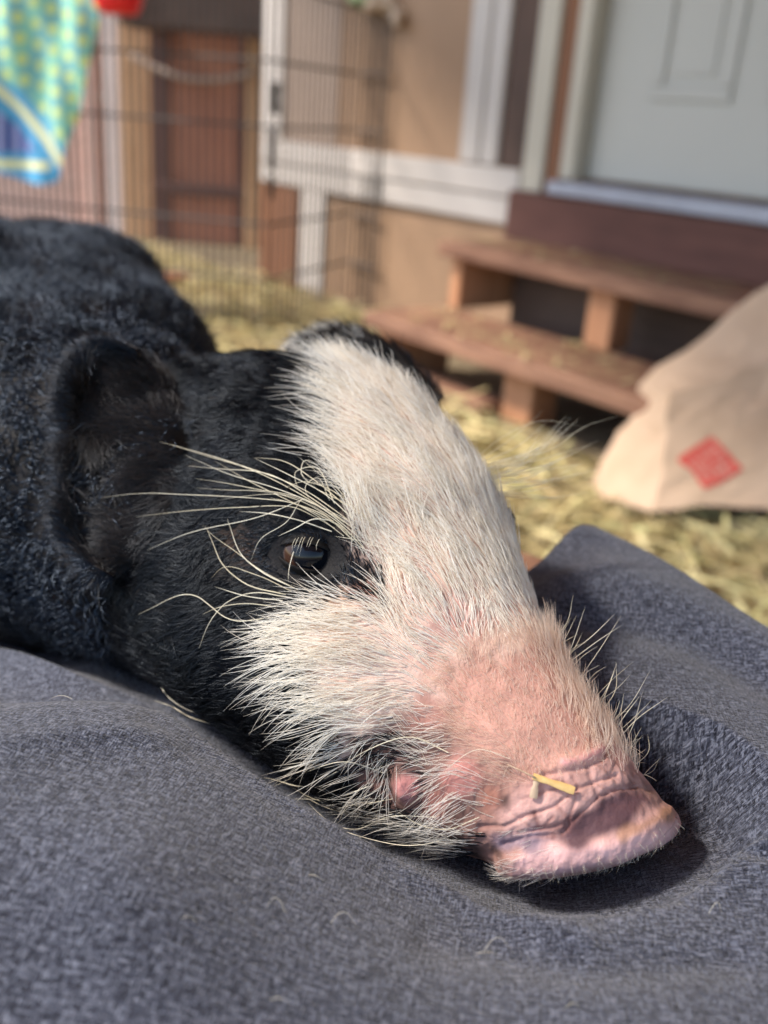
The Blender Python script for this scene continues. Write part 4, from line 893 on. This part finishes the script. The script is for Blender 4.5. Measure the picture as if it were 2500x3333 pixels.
# short hairs on the lids
lfq = np.array([q_ for q_ in lf]); lsel = lfq[(lfq % n_r).min(1) > 7]; lp_, lq_, lw_, _ = sample(lid, lsel, 1500)
ln_ = vnormals(lid, lfq); ln_ = np.where((((lid-CAM)*ln_).sum(1) > 0)[:, None], -ln_, ln_); lnn = nrm(sum(ln_[lq_[:, j]]*lw_[j] for j in range(4)))
lx_, ly_, _d = proj(lp_); hairs('lid_fur', grow(lp_, lnn, imgdir(lx_, ly_), rng.uniform(.0015, .0032, 1500), .35, 5, .3, .05, .4, 150), rng.uniform(.00005, .00009, 1500), HM['bodyblack'], lm)
# loose hairs on the cushion
LH = []
for (x_, y_) in ((930, 2965), (1080, 2960), (1590, 2990), (1560, 3010), (880, 3270), (1000, 2800), (230, 2200), (1850, 3240), (2330, 2880), (640, 3060)):
    q_ = np.array([x_, y_])+np.cumsum(np.array([(0, 0), (22, -16), (24, -3), (22, 14)])*rng.uniform(.6, 1.3)*rng.choice([-1, 1], 2), 0)
    w3 = [onplane(a_, b_, (0, 0, .5345), (0, 0, 1)) for a_, b_ in q_]; w3 = np.array(w3); w3[:, 2] = topz(w3[:, :2])+np.array([.0012, .003, .003, .0012])
    LH.append(w3)
lh = hairs('shed_hairs', np.array(LH), np.full(len(LH), .000045), HM['bristle'], None); tag(lh, 'few shed pale hairs lying on the grey cushion cloth', 'hairs', kind='stuff')

# ------------------------------------------------------------------ straw on the snout
k = N('dry_straw'); g = k.noise(k.coord((300, 300, 300)), 1, 3); k.color(k.ramp(g, [(.3, (.60, .36, .12)), (.7, (.80, .55, .22))])); k.set(Roughness=.55); STW = k.m
k = N('pale_straw'); k.set(Base_Color=(.50, .36, .24, 1), Roughness=.6); STW2 = k.m
def straw(name, a, b, w_, mat, label, la, lb):
    pa, na, da = surf(*a); pb_, nb2, db = surf(*b); A_ = P(*a, da-la); B_ = P(*b, db-lb); t_ = nrm(B_-A_); n_ = nrm(na+nb2); s_ = nrm(np.cross(t_, n_)); V = []
    for i in range(9):
        u = i/8; c_ = A_+(B_-A_)*u+n_*.0002*math.sin(u*3.1); ww = w_*(.70+.30*u+.10*math.sin(9*u+1)+.05*math.sin(31*u))
        for k_ in range(5):
            h_ = (k_-2)/2; V.append(c_+s_*ww*h_+n_*.00025*(1-h_*h_))
    V = np.array(V); n0 = len(V); V = np.concatenate([V, V-n_*.0003]); f_ = gridfaces(9, 5); sd = []
    for i in range(8): sd += [[i*5, n0+i*5, n0+i*5+5, i*5+5], [i*5+4, i*5+9, n0+i*5+9, n0+i*5+4]]
    for j in range(4): sd += [[j, j+1, n0+j+1, n0+j], [40+j, n0+40+j, n0+41+j, 41+j]]
    o = meshobj(name, V, f_.tolist()+(f_[:, ::-1]+n0).tolist()+sd, mat, None, False); tag(o, label, 'straw'); return o
straw('straw_piece', (1735, 2526), (1870, 2574), .00095, STW, 'short golden bit of straw lying on the pink snout', .0018, .0020)
stm = np.array([(1650, 2488), (1690, 2505), (1720, 2520), (1742, 2531)], float); stm = np.array([P(x_, y_, surf(x_, y_)[2]-.0022) for x_, y_ in stm]); v, f = tube(stm, [.0001, .00016, .0002, .00022], 5)
o_ = meshobj('dry_stalk', v, f, STW2); tag(o_, 'thin brown stem poking from the muzzle hair beside the golden straw', 'straw')
straw('straw_piece', (1748, 2532), (1735, 2598), .0009, STW2, 'dull tan bit of straw under the golden one', .0012, .0010)
